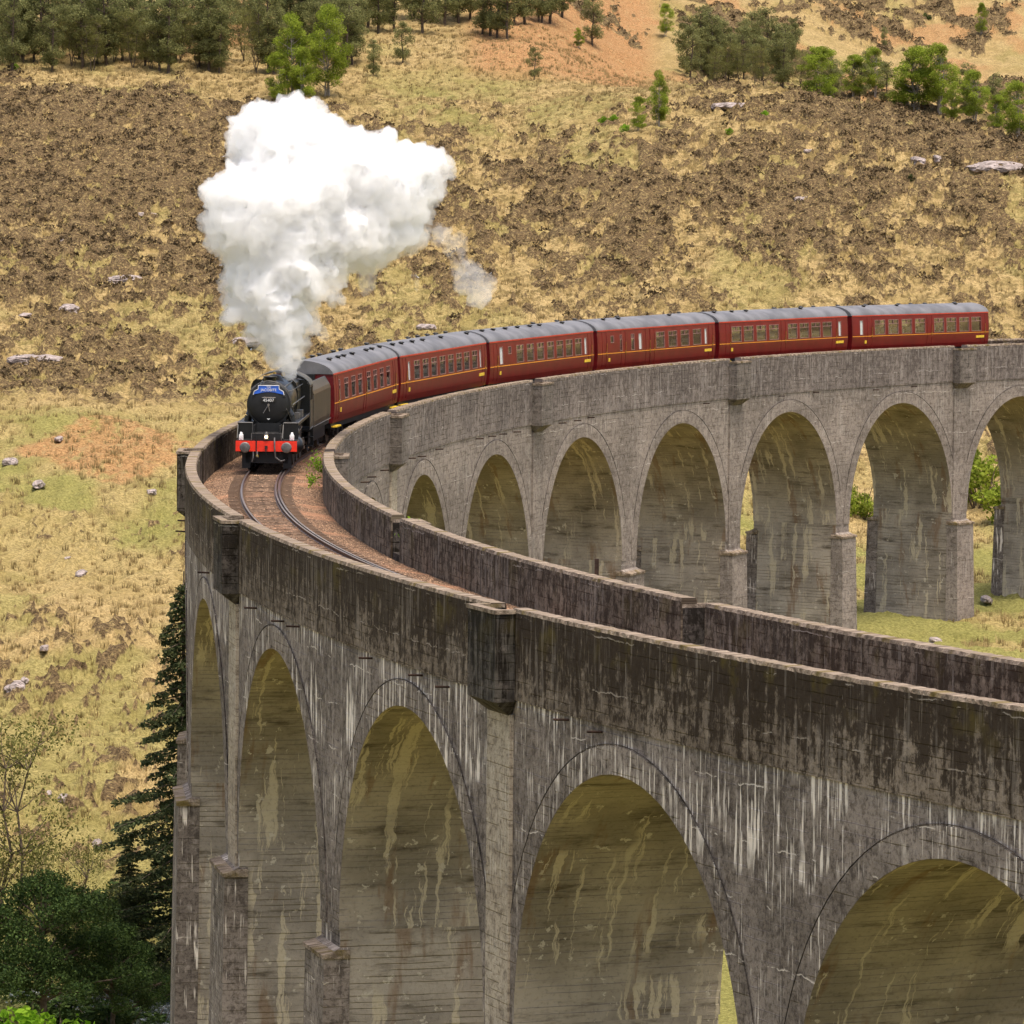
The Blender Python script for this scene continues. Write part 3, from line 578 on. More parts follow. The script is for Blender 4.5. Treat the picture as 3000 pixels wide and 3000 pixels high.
fx = g.ms(g.m2('FRACT', g.m2('MULTIPLY', g.sep(u_)[0], .62)), 0, .03, 1, 0); c = g.mix(c, (.10, .10, .105), g.m2('MULTIPLY', fx, .5))
M['roof'] = g.out(c, g.noise(u_, 5, 3), .15, .02)
g = G('window_glass', .04, .5); gl = g.n('BsdfGlossy'); gl.inputs['Roughness'].default_value = .03; gl.inputs[0].default_value = (.9, .92, .95, 1); tr_ = g.n('BsdfTransparent'); tr_.inputs[0].default_value = (.62, .66, .64, 1)
mx = g.n('MixShader'); mx.inputs[0].default_value = .32; g.t.links.new(tr_.outputs[0], mx.inputs[1]); g.t.links.new(gl.outputs[0], mx.inputs[2]); g.t.links.new(mx.outputs[0], g.t.nodes['Material Output'].inputs[0]); M['glass'] = g.m
M['frost'] = plain('frosted_lavatory_glass', (.55, .57, .55), .4, 0, .5, .08, 3)
M['brass'] = plain('brass', (.45, .28, .07), .35, .7, .5, .2, 6)
g = G('lamp_glow', .5); em = g.n('Emission'); em.inputs[0].default_value = (1, .62, .25, 1); em.inputs[1].default_value = 9; g.t.links.new(em.outputs[0], g.t.nodes['Material Output'].inputs[0]); M['glow'] = g.m

def place(root, s_mid, wb=7.):
    a = p1(s_mid+wb, 0, ZR); b = p1(s_mid-wb, 0, ZR); m_ = (a+b)/2; d = a-b
    root.location = m_; root.rotation_euler = (0, -math.atan2(d[2], math.hypot(d[0], d[1])), math.atan2(d[1], d[0])); return root
# coach
PR = [(1.31, .98), (1.375, 1.25), (1.41, 1.75), (1.41, 2.1), (1.385, 2.6), (1.35, 3.0), (1.325, 3.26)]
def yz(z): return float(np.interp(z, [p[1] for p in PR], [p[0] for p in PR]))
BL = 19.66
def text_mesh(txt, size, mat, parent, name, ext=.006):
    cu = bpy.data.curves.new(name, 'FONT'); cu.body = txt; cu.size = size; cu.align_x = 'CENTER'; cu.align_y = 'CENTER'; cu.extrude = ext
    to = bpy.data.objects.new(name, cu); COL.objects.link(to); dg = bpy.context.evaluated_depsgraph_get(); me = bpy.data.meshes.new_from_object(to.evaluated_get(dg))
    bpy.data.objects.remove(to); me.materials.clear(); me.materials.append(mat); o = bpy.data.objects.new(name, me); COL.objects.link(o); o.parent = parent; return o
_cache = {}
def bogie_parts(parent, x):
    if 'bg' not in _cache:
        mb = MB()
        for y in (-1., 1.): mb.box(-1.75, 1.75, y-.06, y+.06, .50, .72); [mb.box(cx-.17, cx+.17, y-.13, y+.13, .33, .60) for cx in (-1.3, 1.3)]; mb.box(-.3, .3, y-.12, y+.12, .3, .62)
        mb.box(-.2, .2, -1., 1., .5, .75); _cache['bg'] = mb.build('bogie', M['black2'], parent)
        wb = MB(); wb.cyl((0, -.9, .46), (0, .9, .46), .08, .08, 8)
        for y in (-.75, .75): wb.lathe((0, y-.065, .46), (0, 1, 0), [(0, .46), (.03, .46), (.031, .43), (.13, .43)] if y < 0 else [(0, .43), (.1, .43), (.101, .46), (.13, .46)], 24)
        _cache['ws'] = wb.build('wheelset', M['greyst'], None); b = _cache['bg']; w0 = _cache['ws']; w0.parent = b; w0.location = (-1.3, 0, 0); w1 = w0.copy(); COL.objects.link(w1); w1.location = (1.3, 0, 0)
        _cache['w1'] = w1; b.location = (x, 0, 0); return b
    b = _cache['bg'].copy(); COL.objects.link(b); b.parent = parent; b.location = (x, 0, 0)
    for w0 in (_cache['ws'], _cache['w1']): c_ = w0.copy(); COL.objects.link(c_); c_.parent = b
    return b
def window_mesh(w_, kind):
    key = ('win', round(w_, 2), kind)
    if key not in _cache:
        z0, z1 = (1.98, 2.95) if kind != 'small' else (2.5, 2.92)
        f = MB(); p = MB(); t = .035; h = w_/2; tilt = lambda z: yz(z)-yz(2.5)
        def bar(x0, x1, za, zb2): 
            f.add([(x0, tilt(za)+.012, za), (x1, tilt(za)+.012, za), (x1, tilt(zb2)+.012, zb2), (x0, tilt(zb2)+.012, zb2), (x0, tilt(za)-.05, za), (x1, tilt(za)-.05, za), (x1, tilt(zb2)-.05, zb2), (x0, tilt(zb2)-.05, zb2)],
                  [(0, 1, 2, 3), (7, 6, 5, 4), (0, 4, 5, 1), (1, 5, 6, 2), (2, 6, 7, 3), (3, 7, 4, 0)])
        bar(-h, -h+t, z0, z1); bar(h-t, h, z0, z1); bar(-h+t, h-t, z0, z0+t); bar(-h+t, h-t, z1-t, z1)
        if kind == 'big': bar(-h+t, h-t, 2.66, 2.69); bar(-.02, .02, 2.69, z1-t)
        p.add([(-h+.01, tilt(z0)-.03, z0+.01), (h-.01, tilt(z0)-.03, z0+.01), (h-.01, tilt(z1)-.03, z1-.01), (-h+.01, tilt(z1)-.03, z1-.01)], [(0, 1, 2, 3)])
        fo = f.build('window', M['alu'], None); po = p.build('pane', M['frost'] if kind == 'frost' else M['glass'], fo)
        po.data.materials.clear(); po.data.materials.append(M['frost'] if kind == 'frost' else M['glass'])
        _cache[key] = (fo, po); fo['_u'] = 0
    fo, po = _cache[key]
    if fo['_u'] == 0: fo['_u'] = 1; return fo, po
    a = fo.copy(); COL.objects.link(a); b = po.copy(); COL.objects.link(b); b.parent = a; return a, b
M['alu'] = plain('window_frame_metal', (.30, .16, .14), .45, .3, .4, .15, 4)
def coach(i, wins, label, doors):
    """wins: list (t, width, kind) from front (t=0) to rear (t=1)"""
    s_mid = -27.187-20.378*(i+.5); r = place(empty('railway_carriage', label, 'carriage', 'maroon carriages of the steam train'), s_mid)
    xa, xb = -BL/2, BL/2; X = lambda t: xb-.35-(BL-.7)*t
    holes = sorted([(X(t)-w_/2, X(t)+w_/2, (1.98, 2.95) if kd != 'small' else (2.5, 2.92)) for t, w_, kd in wins])
    xs = sorted(set([xa, xb]+[h[0] for h in holes]+[h[1] for h in holes])); zs = [.98, 1.25, 1.75, 1.98, 2.1, 2.5, 2.6, 2.92, 2.95, 3.0, 3.26]
    body = MB()
    for sg in (1, -1):
        V = []; F = []
        for x in xs:
            for z in zs: V.append((x, sg*yz(z), z))
        nz = len(zs)
        for a in range(len(xs)-1):
            xm = (xs[a]+xs[a+1])/2
            for b in range(nz-1):
                zm = (zs[b]+zs[b+1])/2
                if any(h[0] < xm < h[1] and h[2][0] < zm < h[2][1] for h in holes): continue
                F.append((a*nz+b, (a+1)*nz+b, (a+1)*nz+b+1, a*nz+b+1))
        body.add(V, F)
    body.box(xa+.02, xb-.02, -1.30, 1.30, .96, 1.12)                 # floor
    bo = body.build('body', M['maroon'], r)
    # ends
    for x0, x1 in ((xa-.002, xa+.05), (xb-.05, xb+.002)):
        eb = MB(); eb.prism([(-y, z) for y, z in PR]+[(-1.1, 3.52), (-.6, 3.75), (0, 3.83), (.6, 3.75), (1.1, 3.52)]+[(y, z) for y, z in PR[::-1]], x0, x1, 'x'); eb.build('end_panel', M['maroon_d'], r)
    # roof
    rp = [(1.345, 3.25), (1.30, 3.36), (1.17, 3.51), (.95, 3.65), (.65, 3.76), (.33, 3.83), (0, 3.86)]; rp = rp+[(-y, z) for y, z in rp[-2::-1]]
    rb = MB(); rb.ring([[(x, y, z) for y, z in rp] for x in np.linspace(xa-.04, xb+.04, 9)], False, True); ro = rb.build('roof', M['roof'], r)
    vb = None; random.seed(100+i)
    for x in np.linspace(xb-1.2, xa+1.4, 9):
        for y, zt in ((.62, 3.77), (-.62, 3.77)) if i < 2 else ((random.choice((.5, -.5)), 3.79),):
            if random.random() < .22: continue
            if vb is None: v_ = MB(); v_.lathe((0, 0, 0), (0, 0, 1), [(-.05, .10), (.05, .10), (.055, .16), (.10, .15), (.13, .06)], 12); vb = o = v_.build('roof_vent', M['black'], ro)
            else: o = vb.copy(); COL.objects.link(o); o.parent = ro
            o.location = (x+random.uniform(-.3, .3), y, zt)
    # lining, gutter, footboards
    ln = MB(); ct = MB(); fb = MB()
    for sg in (1, -1):
        for (mbx, z0, z1, e) in ((ln, 1.87, 1.915, .012), (ct, 3.20, 3.275, .022)):
            a0, a1 = sg*(yz(z0)-.02), sg*(yz(z0)+e); mbx.box(xa+.05, xb-.05, min(a0, a1), max(a0, a1), z0, z1)
        for xq in (xa+1.0, xb-1.0): a0, a1 = sg*1.2, sg*1.45; fb.box(xq-.75, xq+.75, min(a0, a1), max(a0, a1), .76, .82)
        if i == 3: fb.box(-.2, 1.6, min(sg*1.2, sg*1.45), max(sg*1.2, sg*1.45), .76, .82); fb.box(4.3, 5.9, min(sg*1.2, sg*1.45), max(sg*1.2, sg*1.45), .76, .82)
    ln.build('lining', M['orange'], r); ct.build('cantrail', M['cantline'], r); fb.build('footboard', M['yellow'], r)
    sb = MB(); sb.box(xa+.1, xb-.1, -1.22, 1.22, .72, .97); sb.box(-3, 1.5, -1.1, 1.1, .42, .72); sb.build('underframe', M['black2'], r)
    # crest and number marks
    cm = MB(); a0, a1 = 1.36, 1.425
    cm.box(xa+.7, xa+1.9, 1.38, 1.420, 1.52, 1.68); cm.box(xb-2.0, xb-1.75, 1.38, 1.420, 1.42, 1.62); cm.build('lettering_plate', M['yellow'], r)
    for sg in (1, -1):
        for t, w_, kd in wins:
            wo_, po_ = window_mesh(w_, kd); wo_.parent = r; wo_.location = (X(t), sg*yz(2.5), 0); wo_.rotation_euler = (0, 0, 0 if sg > 0 else math.pi)
        for t in doors:
            key = 'door'
            if key not in _cache:
                mb = MB(); dz = [1.12, 1.25, 1.75, 2.1, 2.6, 3.0, 3.15]
                for x0, x1 in ((-.34, -.325), (.325, .34)):
                    mb.ring([[(x0, yz(z)-yz(2.1)-.01, z), (x1, yz(z)-yz(2.1)-.01, z), (x1, yz(z)-yz(2.1)+.014, z), (x0, yz(z)-yz(2.1)+.014, z)] for z in dz], True, True, False)
                _cache[key] = mb.build('door', M['maroon_d'], None); hb = MB(); hb.cyl((-.24, .03, 1.95), (-.24, .05, 1.95), .035, .035, 8); hb.tube([(-.28, .04, 1.75), (-.28, .04, 2.5)], .014, 6)
                _cache['dh'] = hb.build('handle', M['brass'], _cache[key]); d = _cache[key]
            else:
                d = _cache[key].copy(); COL.objects.link(d); h_ = _cache['dh'].copy(); COL.objects.link(h_); h_.parent = d
            d.parent = r; d.location = (X(t), sg*yz(2.1), 0); d.rotation_euler = (0, 0, 0 if sg > 0 else math.pi)
    # interior
    it = MB(); it.box(xa+.1, xb-.1, -1.25, 1.25, 3.12, 3.15); it.build('ceiling', M['white'], r); it = MB(); n = 9
    for j in range(n):
        x = xb-2.2-j*(BL-4.0)/n
        for y0, y1 in ((-1.2, -.3), (.35, 1.2)): it.box(x-.08, x+.08, y0, y1, 1.3, 2.33); it.box(x-.5, x+.5, y0, y1, 1.3, 1.6)
    it.build('seats', M['moq'], r)
    wt = MB()
    for j in range(n):
        x = xb-2.2-j*(BL-4.0)/n
        for y0, y1 in ((-1.1, -.4), (.45, 1.1)): wt.box(x-.1, x+.1, y0+.1, y1-.1, 2.12, 2.36); wt.box(x+.65, x+1.15, y0, y1, 1.95, 1.98); wt.cyl((x+.9, (y0+y1)/2, 1.98), (x+.9, (y0+y1)/2, 2.25), .07, .12, 8)
    wt.build('table_linen', M['white'], r)
    # gangways, buffers, bogies
    for x0, x1, nm in ((xb, xb+.36, 'gangway'), (xa-.36, xa, 'gangway')): gb = MB(); gb.box(x0+.003, x1-.003, -.5, .5, 1.1, 3.25); gb.build(nm, M['black2'], r)
    for xx_ in (-7.1, 7.1): bogie_parts(r, xx_)
    return r
W9 = [(t, 1.32, 'big') for t in (.17, .27, .37, .47, .57, .67, .765, .865)]
coach(0, [(.065, .45, 'big')]+[(t, 1.2, 'big') for t in (.17, .28, .385, .525, .63, .74, .85)], 'front maroon carriage right behind the black tender, roof half darkened by soot', (.03, .46, .95))
coach(1, [(.08, .48, 'frost')]+W9+[(.935, .42, 'frost')], 'second maroon carriage from the locomotive, eight large windows in one unbroken row', (.03, .975))
coach(2, [(.09, .62, 'frost'), (.17, .55, 'small')]+[(t, 1.34, 'big') for t in (.27, .37, .47, .57, .665, .76, .855)]+[(.93, .5, 'frost')], 'third maroon carriage from the locomotive, small square window before seven large ones', (.035, .975))
coach(3, [(.105, .55, 'small'), (.18, .38, 'big'), (.28, .55, 'big'), (.345, .55, 'frost')]+[(t, 1.46, 'big') for t in (.52, .63, .74, .85)]+[(.93, .45, 'frost')], 'fourth maroon carriage from the locomotive, long windowless guard and luggage section at its front', (.04, .2, .41, .45, .975))
coach(4, [(t, 1.46, 'big') for t in (.115, .21, .31, .41, .56, .655, .75, .845)]+[(.95, .45, 'frost')], 'fifth maroon carriage from the locomotive, two sets of four wide windows split by a door', (.05, .485, .905))
coach(5, [(.05, .45, 'frost')]+[(t, 1.46, 'big') for t in (.185, .285, .385, .485, .63, .725, .825, .92)], 'rearmost maroon carriage of the train with its end showing over the far parapet', (.11, .557, .972))

# ------------------------------------------------------------------ locomotive (x forward, y to its left, z above rail); x=0 at buffer beam
sF = -7.09
LOC = place(empty('steam_locomotive', 'black steam locomotive with red buffer beam heading the train across the viaduct', 'steam locomotive'), sF-5.0, 4.)
LX = 5.0    # local x of the buffer beam front
def lo(mb, name, mat, parent=None): return mb.build(name, mat, parent or LOC, lambda V: V+np.array([LX, 0, 0]))
def B(): return MB()
b = B(); b.box(-.06, 0, -1.30, 1.30, .86, 1.30); bb = lo(b, 'buffer_beam', M['redbeam'])
for y in (-.88, .88):
    b = B(); b.lathe((0, y, 1.05), (1, 0, 0), [(0, .17), (.05, .17), (.06, .13), (.36, .12)], 20); bo = lo(b, 'buffer', M['black'], bb); b = B(); b.lathe((.36, y, 1.05), (1, 0, 0), [(0, .05), (.02, .225), (.05, .225), (.07, .18), (.075, 0)], 28); lo(b, 'buffer_head', M['greyst'], bo)
b = B(); b.box(0, .12, -.06, .06, .98, 1.1); b.tube([(.1, 0, 1.02), (.22, 0, .98), (.24, 0, .85), (.2, 0, .72)], .028); b.box(-.01, .03, -.45, -.40, .75, 1.6); lo(b, 'coupling_hook', M['black2'], bb)
b = B(); b.tube([(.02, .35, 1.45), (.1, .36, 1.2), (.13, .37, .9), (.1, .40, .62), (.05, .62, .45), (.02, .80, .50)], .035); lo(b, 'vacuum_pipe', M['greyst'], bb)
b = B(); b.tube([(.03, -.55, .85), (.08, -.55, .6), (.04, -.6, .42)], .03); b.tube([(.03, -.38, .85), (.09, -.38, .62)], .035); lo(b, 'steam_heat_pipe', M['greyst'], bb)
b = B(); b.box(.03, .09, -.42, -.34, .62, .72); lo(b, 'pipe_tap', M['yellow'], bb)
# front platform and frames
b = B(); b.box(-1.05, -.06, -1.28, 1.28, 1.30, 1.335); b.box(-1.1, -.05, -.62, .62, 1.336, 1.62); b.prism([(-1.9, 1.3), (-.10, 1.3), (-.10, 1.55), (-.9, 1.60), (-1.35, 1.62), (-1.35, 2.0), (-1.9, 2.0)], -.52, .52); lo(b, 'front_platform', M['black2'])
b = B(); b.box(-.085, -.055, -.64, .64, 1.60, 1.64); b.box(-.09, -.05, -.65, -.61, 1.33, 1.62); b.box(-.09, -.05, .61, .65, 1.33, 1.62); lo(b, 'platform_edge', M['greyst'])
# raised running plate with vertical front drop plates
for sg in (1, -1):
    y0, y1 = (.64, 1.29) if sg > 0 else (-1.29, -.64)
    b = B(); b.box(-1.08, -1.04, y0, y1, 1.335, 2.0); b.box(-10.2, -1.04, y0, y1, 2.0, 2.035); b.prism([(-1.06, 1.336), (-.45, 1.336), (-.45, 1.40), (-1.06, 2.0)], y0, y0+.03*sg if sg > 0 else y0+.03)
    ye = 1.29*sg; a0, a1 = sorted((ye, ye-.03*sg)); b.box(-10.2, -1.04, a0, a1, 1.90, 2.0); rp_ = lo(b, 'running_plate', M['black'])
    b = B(); yi = .66*sg; b.tube([(-1.02, yi, 1.34), (-1.02, yi, 2.02), (-1.02, ye, 2.02)], .022, 6); b.tube([(-1.0, ye, 2.03), (-9.2, ye, 2.03)], .018, 6); lo(b, 'plate_edging', M['greyst'], rp_)
    # cylinder
    b = B(); yc = 1.08*sg; b.lathe((-3.0, yc, 1.0), (1, 0, 0), [(0, .30), (.05, .36), (1.25, .36), (1.3, .30), (1.36, .2), (1.40, .08)], 24); b.lathe((-2.9, yc*.97, 1.55), (1, 0, 0), [(0, .20), (1.1, .20), (1.18, .1)], 16); cyo = lo(b, 'cylinder', M['black'])
    b = B(); b.lathe((-1.6, yc, 1.0), (1, 0, 0), [(0, .12), (.03, .12)], 14); lo(b, 'cylinder_cover', M['bright'], cyo)
    # outside steam pipe
    b = B(); b.tube([(-2.3, .60*sg, 2.75), (-2.3, .92*sg, 2.25), (-2.3, .98*sg, 1.9)], .16, 14); lo(b, 'steam_pipe', M['black'])
    # crosshead, rods
    b = B(); b.cyl((-3.0, yc, 1.0), (-4.2, yc, 1.0), .04, .04, 8); b.box(-4.5, -4.15, yc-.07, yc+.07, .85, 1.15); b.box(-5.0, -3.0, yc-.05, yc+.05, 1.2, 1.27); b.box(-5.0, -3.0, yc-.05, yc+.05, .73, .80); lo(b, 'crosshead', M['bright'])
    b = B()
    def rod(b, p, q, h_=.07, t_=.03, y=0):
        (xa_, za_), (xb_, zb_) = p, q; L_ = math.hypot(xb_-xa_, zb_-za_); nx, nz = -(zb_-za_)/L_*h_, (xb_-xa_)/L_*h_
        b.prism([(xa_+nx, za_+nz), (xb_+nx, zb_+nz), (xb_-nx, zb_-nz), (xa_-nx, za_-nz)], y-t_, y+t_)
    rod(b, (-4.35, 1.0), (-7.1, .62), .06, .03, yc+.10*sg); lo(b, 'connecting_rod', M['bright'])
    b = B(); rod(b, (-5.1, .62), (-9.2, .62), .06, .03, .96*sg); lo(b, 'coupling_rod', M['bright'])
    b = B(); rod(b, (-6.9, 1.55), (-4.4, 1.45), .03, .02, yc); rod(b, (-5.9, 1.75), (-6.0, 1.1), .04, .03, yc); rod(b, (-4.45, 1.5), (-4.4, .75), .03, .02, yc); rod(b, (-6.0, 1.12), (-7.15, .8), .025, .02, yc+.12*sg); lo(b, 'valve_gear', M['bright'])
    # wheels
    for (x, r_, nm) in ((-1.25, .485, 'bogie_wheel'), (-3.15, .485, 'bogie_wheel'), (-4.95, .915, 'driving_wheel'), (-7.1, .915, 'driving_wheel'), (-9.3, .915, 'driving_wheel')):
        b = B(); n = 32; yw = .78*sg
        b.ring([[(x+math.cos(2*math.pi*t/n)*rr, yw+dy*sg, r_+math.sin(2*math.pi*t/n)*rr) for t in range(n)] for rr, dy in ((r_-.13, -.06), (r_, -.06), (r_, .07), (r_-.13, .07), (r_-.13, -.06))], True, False)
        b.cyl((x, yw-.06*sg, r_), (x, yw+.11*sg, r_), .14, .14, 14)
        for t in range(10 if r_ < .6 else 18): a_ = 2*math.pi*t/(10 if r_ < .6 else 18); b.cyl((x, yw, r_), (x+math.cos(a_)*(r_-.1), yw, r_+math.sin(a_)*(r_-.1)), .03, .025, 6)
        wl = lo(b, nm, M['black2'])
        if r_ > .6: b = B(); b.lathe((x, yw+.07*sg, r_), (0, sg, 0), [(0, r_-.02), (.004, r_-.02), (.004, r_-.10), (0, r_-.10)], 36); lo(b, 'tyre', M['greyst'], wl)
b = B(); b.box(-10.6, -.07, -.58, -.54, .75, 1.95); b.box(-10.6, -.07, .54, .58, .75, 1.95); b.box(-3.7, -.7, -.60, .60, .55, .85); b.box(-.35, -.3, -1.05, -.7, .12, .86); b.box(-.35, -.3, .7, 1.05, .12, .86); b.box(-.6, -.3, -.9, .9, .35, .85); lo(b, 'frames', M['black2'])
# boiler
b = B(); b.lathe((-3.0, 0, 2.78), (1, 0, 0), [(0, .90), (1.48, .90), (1.50, .94), (1.56, .94), (1.57, .90)], 40); sbx = lo(b, 'smokebox', M['black2'])
b = B(); b.lathe((-1.45, 0, 2.78), (1, 0, 0), [(0, .87), (.03, .86), (.08, .78), (.13, .55), (.16, .28), (.17, 0.02)], 44); dr = lo(b, 'smokebox_door', M['black2'], sbx)
b = B(); b.cyl((-1.29, 0, 2.78), (-1.18, 0, 2.78), .05, .05, 12); b.cyl((-1.2, 0, 2.78), (-1.2, -.22, 2.42), .016, .016, 6); b.cyl((-1.19, 0, 2.78), (-1.19, .05, 2.5), .016, .016, 6); b.tube([(-1.36, -.52, 3.05), (-1.30, -.2, 3.09), (-1.30, .2, 3.09), (-1.36, .52, 3.05)], .014, 6); lo(b, 'door_handle', M['bright'], sbx)
b = B(); b.box(-1.42, -1.34, -.70, .72, 3.10, 3.13); b.box(-1.42, -1.34, .35, .78, 2.50, 2.545); lo(b, 'door_hinge', M['black'], sbx)
b = B(); b.box(-1.275, -1.255, -.30, .30, 2.885, 3.045); npl = lo(b, 'number_plate', M['black'], sbx)
t = text_mesh('45407', .19, M['white'], sbx, 'number'); t.matrix_local = Matrix.Translation((LX-1.248, 0, 2.968)) @ Matrix(((0, 0, 1, 0), (1, 0, 0, 0), (0, 1, 0, 0), (0, 0, 0, 1)))
b = B(); b.prism([(-.09, 2.28), (.09, 2.28), (.07, 2.18), (0, 2.13), (-.07, 2.18)], -1.36, -1.33, 'x'); lo(b, 'shed_plate', M['white'], sbx)
# headboard
b = B(); arc = [(-.62+1.24*t/16, 3.30+.16*math.sin(math.pi*(t/16))*.6) for t in range(17)]
b.prism([(-.66, 3.20), (-.62, 3.22)]+[(-.44+.88*t/12, 3.26+.06*math.sin(math.pi*t/12)) for t in range(13)]+[(.62, 3.22), (.66, 3.20), (.60, 3.36), (.44, 3.44), (.44, 3.60), (-.44, 3.60), (-.44, 3.44), (-.60, 3.36)], -1.34, -1.31, 'x'); hbd = lo(b, 'headboard', M['blue'], sbx)
b = B(); b.tube([(-1.305, -.44, 3.60), (-1.305, .44, 3.60), (-1.305, .45, 3.44), (-1.305, .62, 3.35), (-1.305, .66, 3.2)], .013, 6); b.tube([(-1.305, -.44, 3.60), (-1.305, -.45, 3.44), (-1.305, -.62, 3.35), (-1.305, -.66, 3.2)], .013, 6); lo(b, 'headboard_rim', M['white'], sbx)
t = text_mesh('THE', .10, M['white'], sbx, 'headboard_name'); t.matrix_local = Matrix.Translation((LX-1.30, 0, 3.53)) @ Matrix(((0, 0, 1, 0), (1, 0, 0, 0), (0, 1, 0, 0), (0, 0, 0, 1)))
t = text_mesh('JACOBITE', .155, M['white'], sbx, 'headboard_name'); t.matrix_local = Matrix.Translation((LX-1.30, 0, 3.405)) @ Matrix(((0, 0, 1, 0), (1, 0, 0, 0), (0, 1, 0, 0), (0, 0, 0, 1)))
b = B(); b.prism([(-.55, 1.7), (.55, 1.7), (.66, 2.15), (-.66, 2.15)], -2.95, -1.5, 'x'); lo(b, 'saddle', M['black2'])
g = G('boiler_cladding', .3, .5); u_ = g.obj(); c = g.mix((.020, .018, .015), (.075, .062, .045), g.ms(g.noise(u_, 1.6, 5, .7), .42, .66)); bands = g.ms(g.m2('FRACT', g.m2('MULTIPLY', g.sep(u_)[0], 1.1)), 0, .06, 1, 0); c = g.mix(c, (.09, .085, .08), g.m2('MULTIPLY', bands, .5)); M['boiler'] = g.out(c)
b = B(); b.lathe((-6.9, 0, 2.84), (1, 0, 0), [(0, .88), (3.9, .80), (3.91, .79)], 40); lo(b, 'boiler', M['boiler'])
fbx = [(-.84, 2.0), (-.90, 2.5), (-.90, 3.1), (-.82, 3.45), (-.6, 3.66), (-.3, 3.72), (.3, 3.72), (.6, 3.66), (.82, 3.45), (.90, 3.1), (.90, 2.5), (.84, 2.0)]
b = B(); b.prism(fbx, -9.2, -6.85, 'x'); lo(b, 'firebox', M['boiler'])
b = B(); b.lathe((-2.25, 0, 3.55), (0, 0, 1), [(0, .42), (.08, .30), (.15, .26), (.34, .25), (.36, .30), (.40, .30), (.41, .24)], 28); lo(b, 'chimney', M['black'])
b = B(); b.lathe((-5.2, 0, 3.5), (0, 0, 1), [(0, .50), (.12, .40), (.22, .36), (.34, .28), (.40, .12), (.41, 0)], 28); lo(b, 'dome', M['black'])
b = B(); b.lathe((-7.9, .2, 3.7), (0, 0, 1), [(0, .1), (.14, .08), (.2, .05)], 12); b.lathe((-7.9, -.2, 3.7), (0, 0, 1), [(0, .1), (.14, .08), (.2, .05)], 12); lo(b, 'safety_valve', M['brass'])
# handrails sweeping up and over the smokebox
b = B(); ar = [(-1.55, .98*math.cos(a_), 2.78+1.0*math.sin(a_)) for a_ in np.linspace(math.radians(35), math.radians(145), 15)]; b.tube(ar, .018, 6)
for sg in (1, -1): b.tube([(-1.55, .80*sg, 3.35), (-3.2, .88*sg, 3.3), (-9.1, .98*sg, 3.32)], .018, 6); b.tube([(-3.1, .55*sg, 3.45), (-6.0, .62*sg, 3.5), (-9.0, .70*sg, 3.62)], .035, 6)
lo(b, 'handrail', M['greyst'])
# steps from running plate to platform (brace strips), feed pipe and reversing rod on the left side
b = B(); b.tube([(-1.1, .78, 2.62), (-2.0, .95, 2.05)], .02, 6); b.tube([(-2.9, .93, 2.70), (-8.6, 1.08, 2.80)], .03, 6); b.tube([(-3.9, .95, 2.05), (-3.3, .90, 2.6)], .025, 6); b.box(-6.0, -5.4, .95, 1.2, 2.04, 2.35); b.box(-4.6, -4.2, .92, 1.15, 2.04, 2.3); lo(b, 'reversing_rod', M['greyst'])
b = B(); b.box(-6.0, -5.4, -1.2, -.95, 2.04, 2.35); b.lathe((-5.0, -1.05, 2.04), (0, 0, 1), [(0, .14), (.35, .14), (.4, .05)], 12); lo(b, 'lubricator', M['black'])
# lamps
def lamp(x, y, z, mat): b = B(); b.box(x-.08, x+.08, y-.09, y+.09, z, z+.22); b.lathe((x, y, z+.22), (0, 0, 1), [(0, .075), (.06, .05), (.10, .05), (.11, .02)], 12); b.cyl((x+.08, y, z+.12), (x+.10, y, z+.12), .07, .07, 14); return lo(b, 'lamp', mat)
lamp(-.16, 1.08, 1.34, M['white']); lamp(-.16, -1.08, 1.34, M['white']); l3 = lamp(-.02, .0, 1.36, M['greyst']); b = B(); b.lathe((.09, 0, 1.48), (1, 0, 0), [(0, .065), (.01, .065), (.02, .03)], 16); lo(b, 'lamp_lens', M['glow'], l3)
# cab
g = G('grimy_cab_side', .33, .5); u_ = g.obj(); c = g.mix((.016, .0145, .012), (.062, .050, .036), g.ms(g.noise(g.mul(u_, (3., 3, .35)), 1, 5, .6), .42, .66)); c = g.mix(c, (.02, .019, .017), g.ms(g.noise(u_, 1.3, 3), .5, .7, 0, .6)); M['cab'] = g.out(c)
for sg in (1, -1):
    b = B(); y0, y1 = sorted((1.27*sg, 1.30*sg)); b.box(-11.3, -9.2, y0, y1, 1.30, 2.55); b.box(-9.55, -9.2, y0, y1, 2.55, 3.15); b.box(-10.35, -10.2, y0, y1, 2.55, 3.15); b.box(-11.3, -11.05, y0, y1, 2.55, 3.15); b.box(-11.3, -9.2, y0, y1, 3.15, 3.25)
    cs = lo(b, 'cab_side', M['cab']); b = B(); b.box(-10.2, -9.55, sg*1.275-.004, sg*1.275+.004, 2.55, 3.15); b.box(-11.05, -10.35, sg*1.275-.004, sg*1.275+.004, 2.55, 3.15); lo(b, 'cab_window', M['glass'], cs)
    b = B(); b.tube([(-9.25, 1.315*sg, 1.32), (-11.3, 1.315*sg, 1.32)], .02, 6); b.tube([(-9.22, 1.31*sg, 1.3), (-9.22, 1.31*sg, 3.2)], .018, 6); lo(b, 'beading', M['greyst'], cs)
    b = B(); b.box(-11.2, -10.7, min(.95*sg, 1.35*sg), max(.95*sg, 1.35*sg), .45, .49); b.box(-11.2, -10.7, min(.95*sg, 1.35*sg), max(.95*sg, 1.35*sg), .85, .89); b.box(-11.22, -11.18, min(1.2*sg, 1.33*sg), max(1.2*sg, 1.33*sg), .45, 1.3); lo(b, 'cab_steps', M['black'])
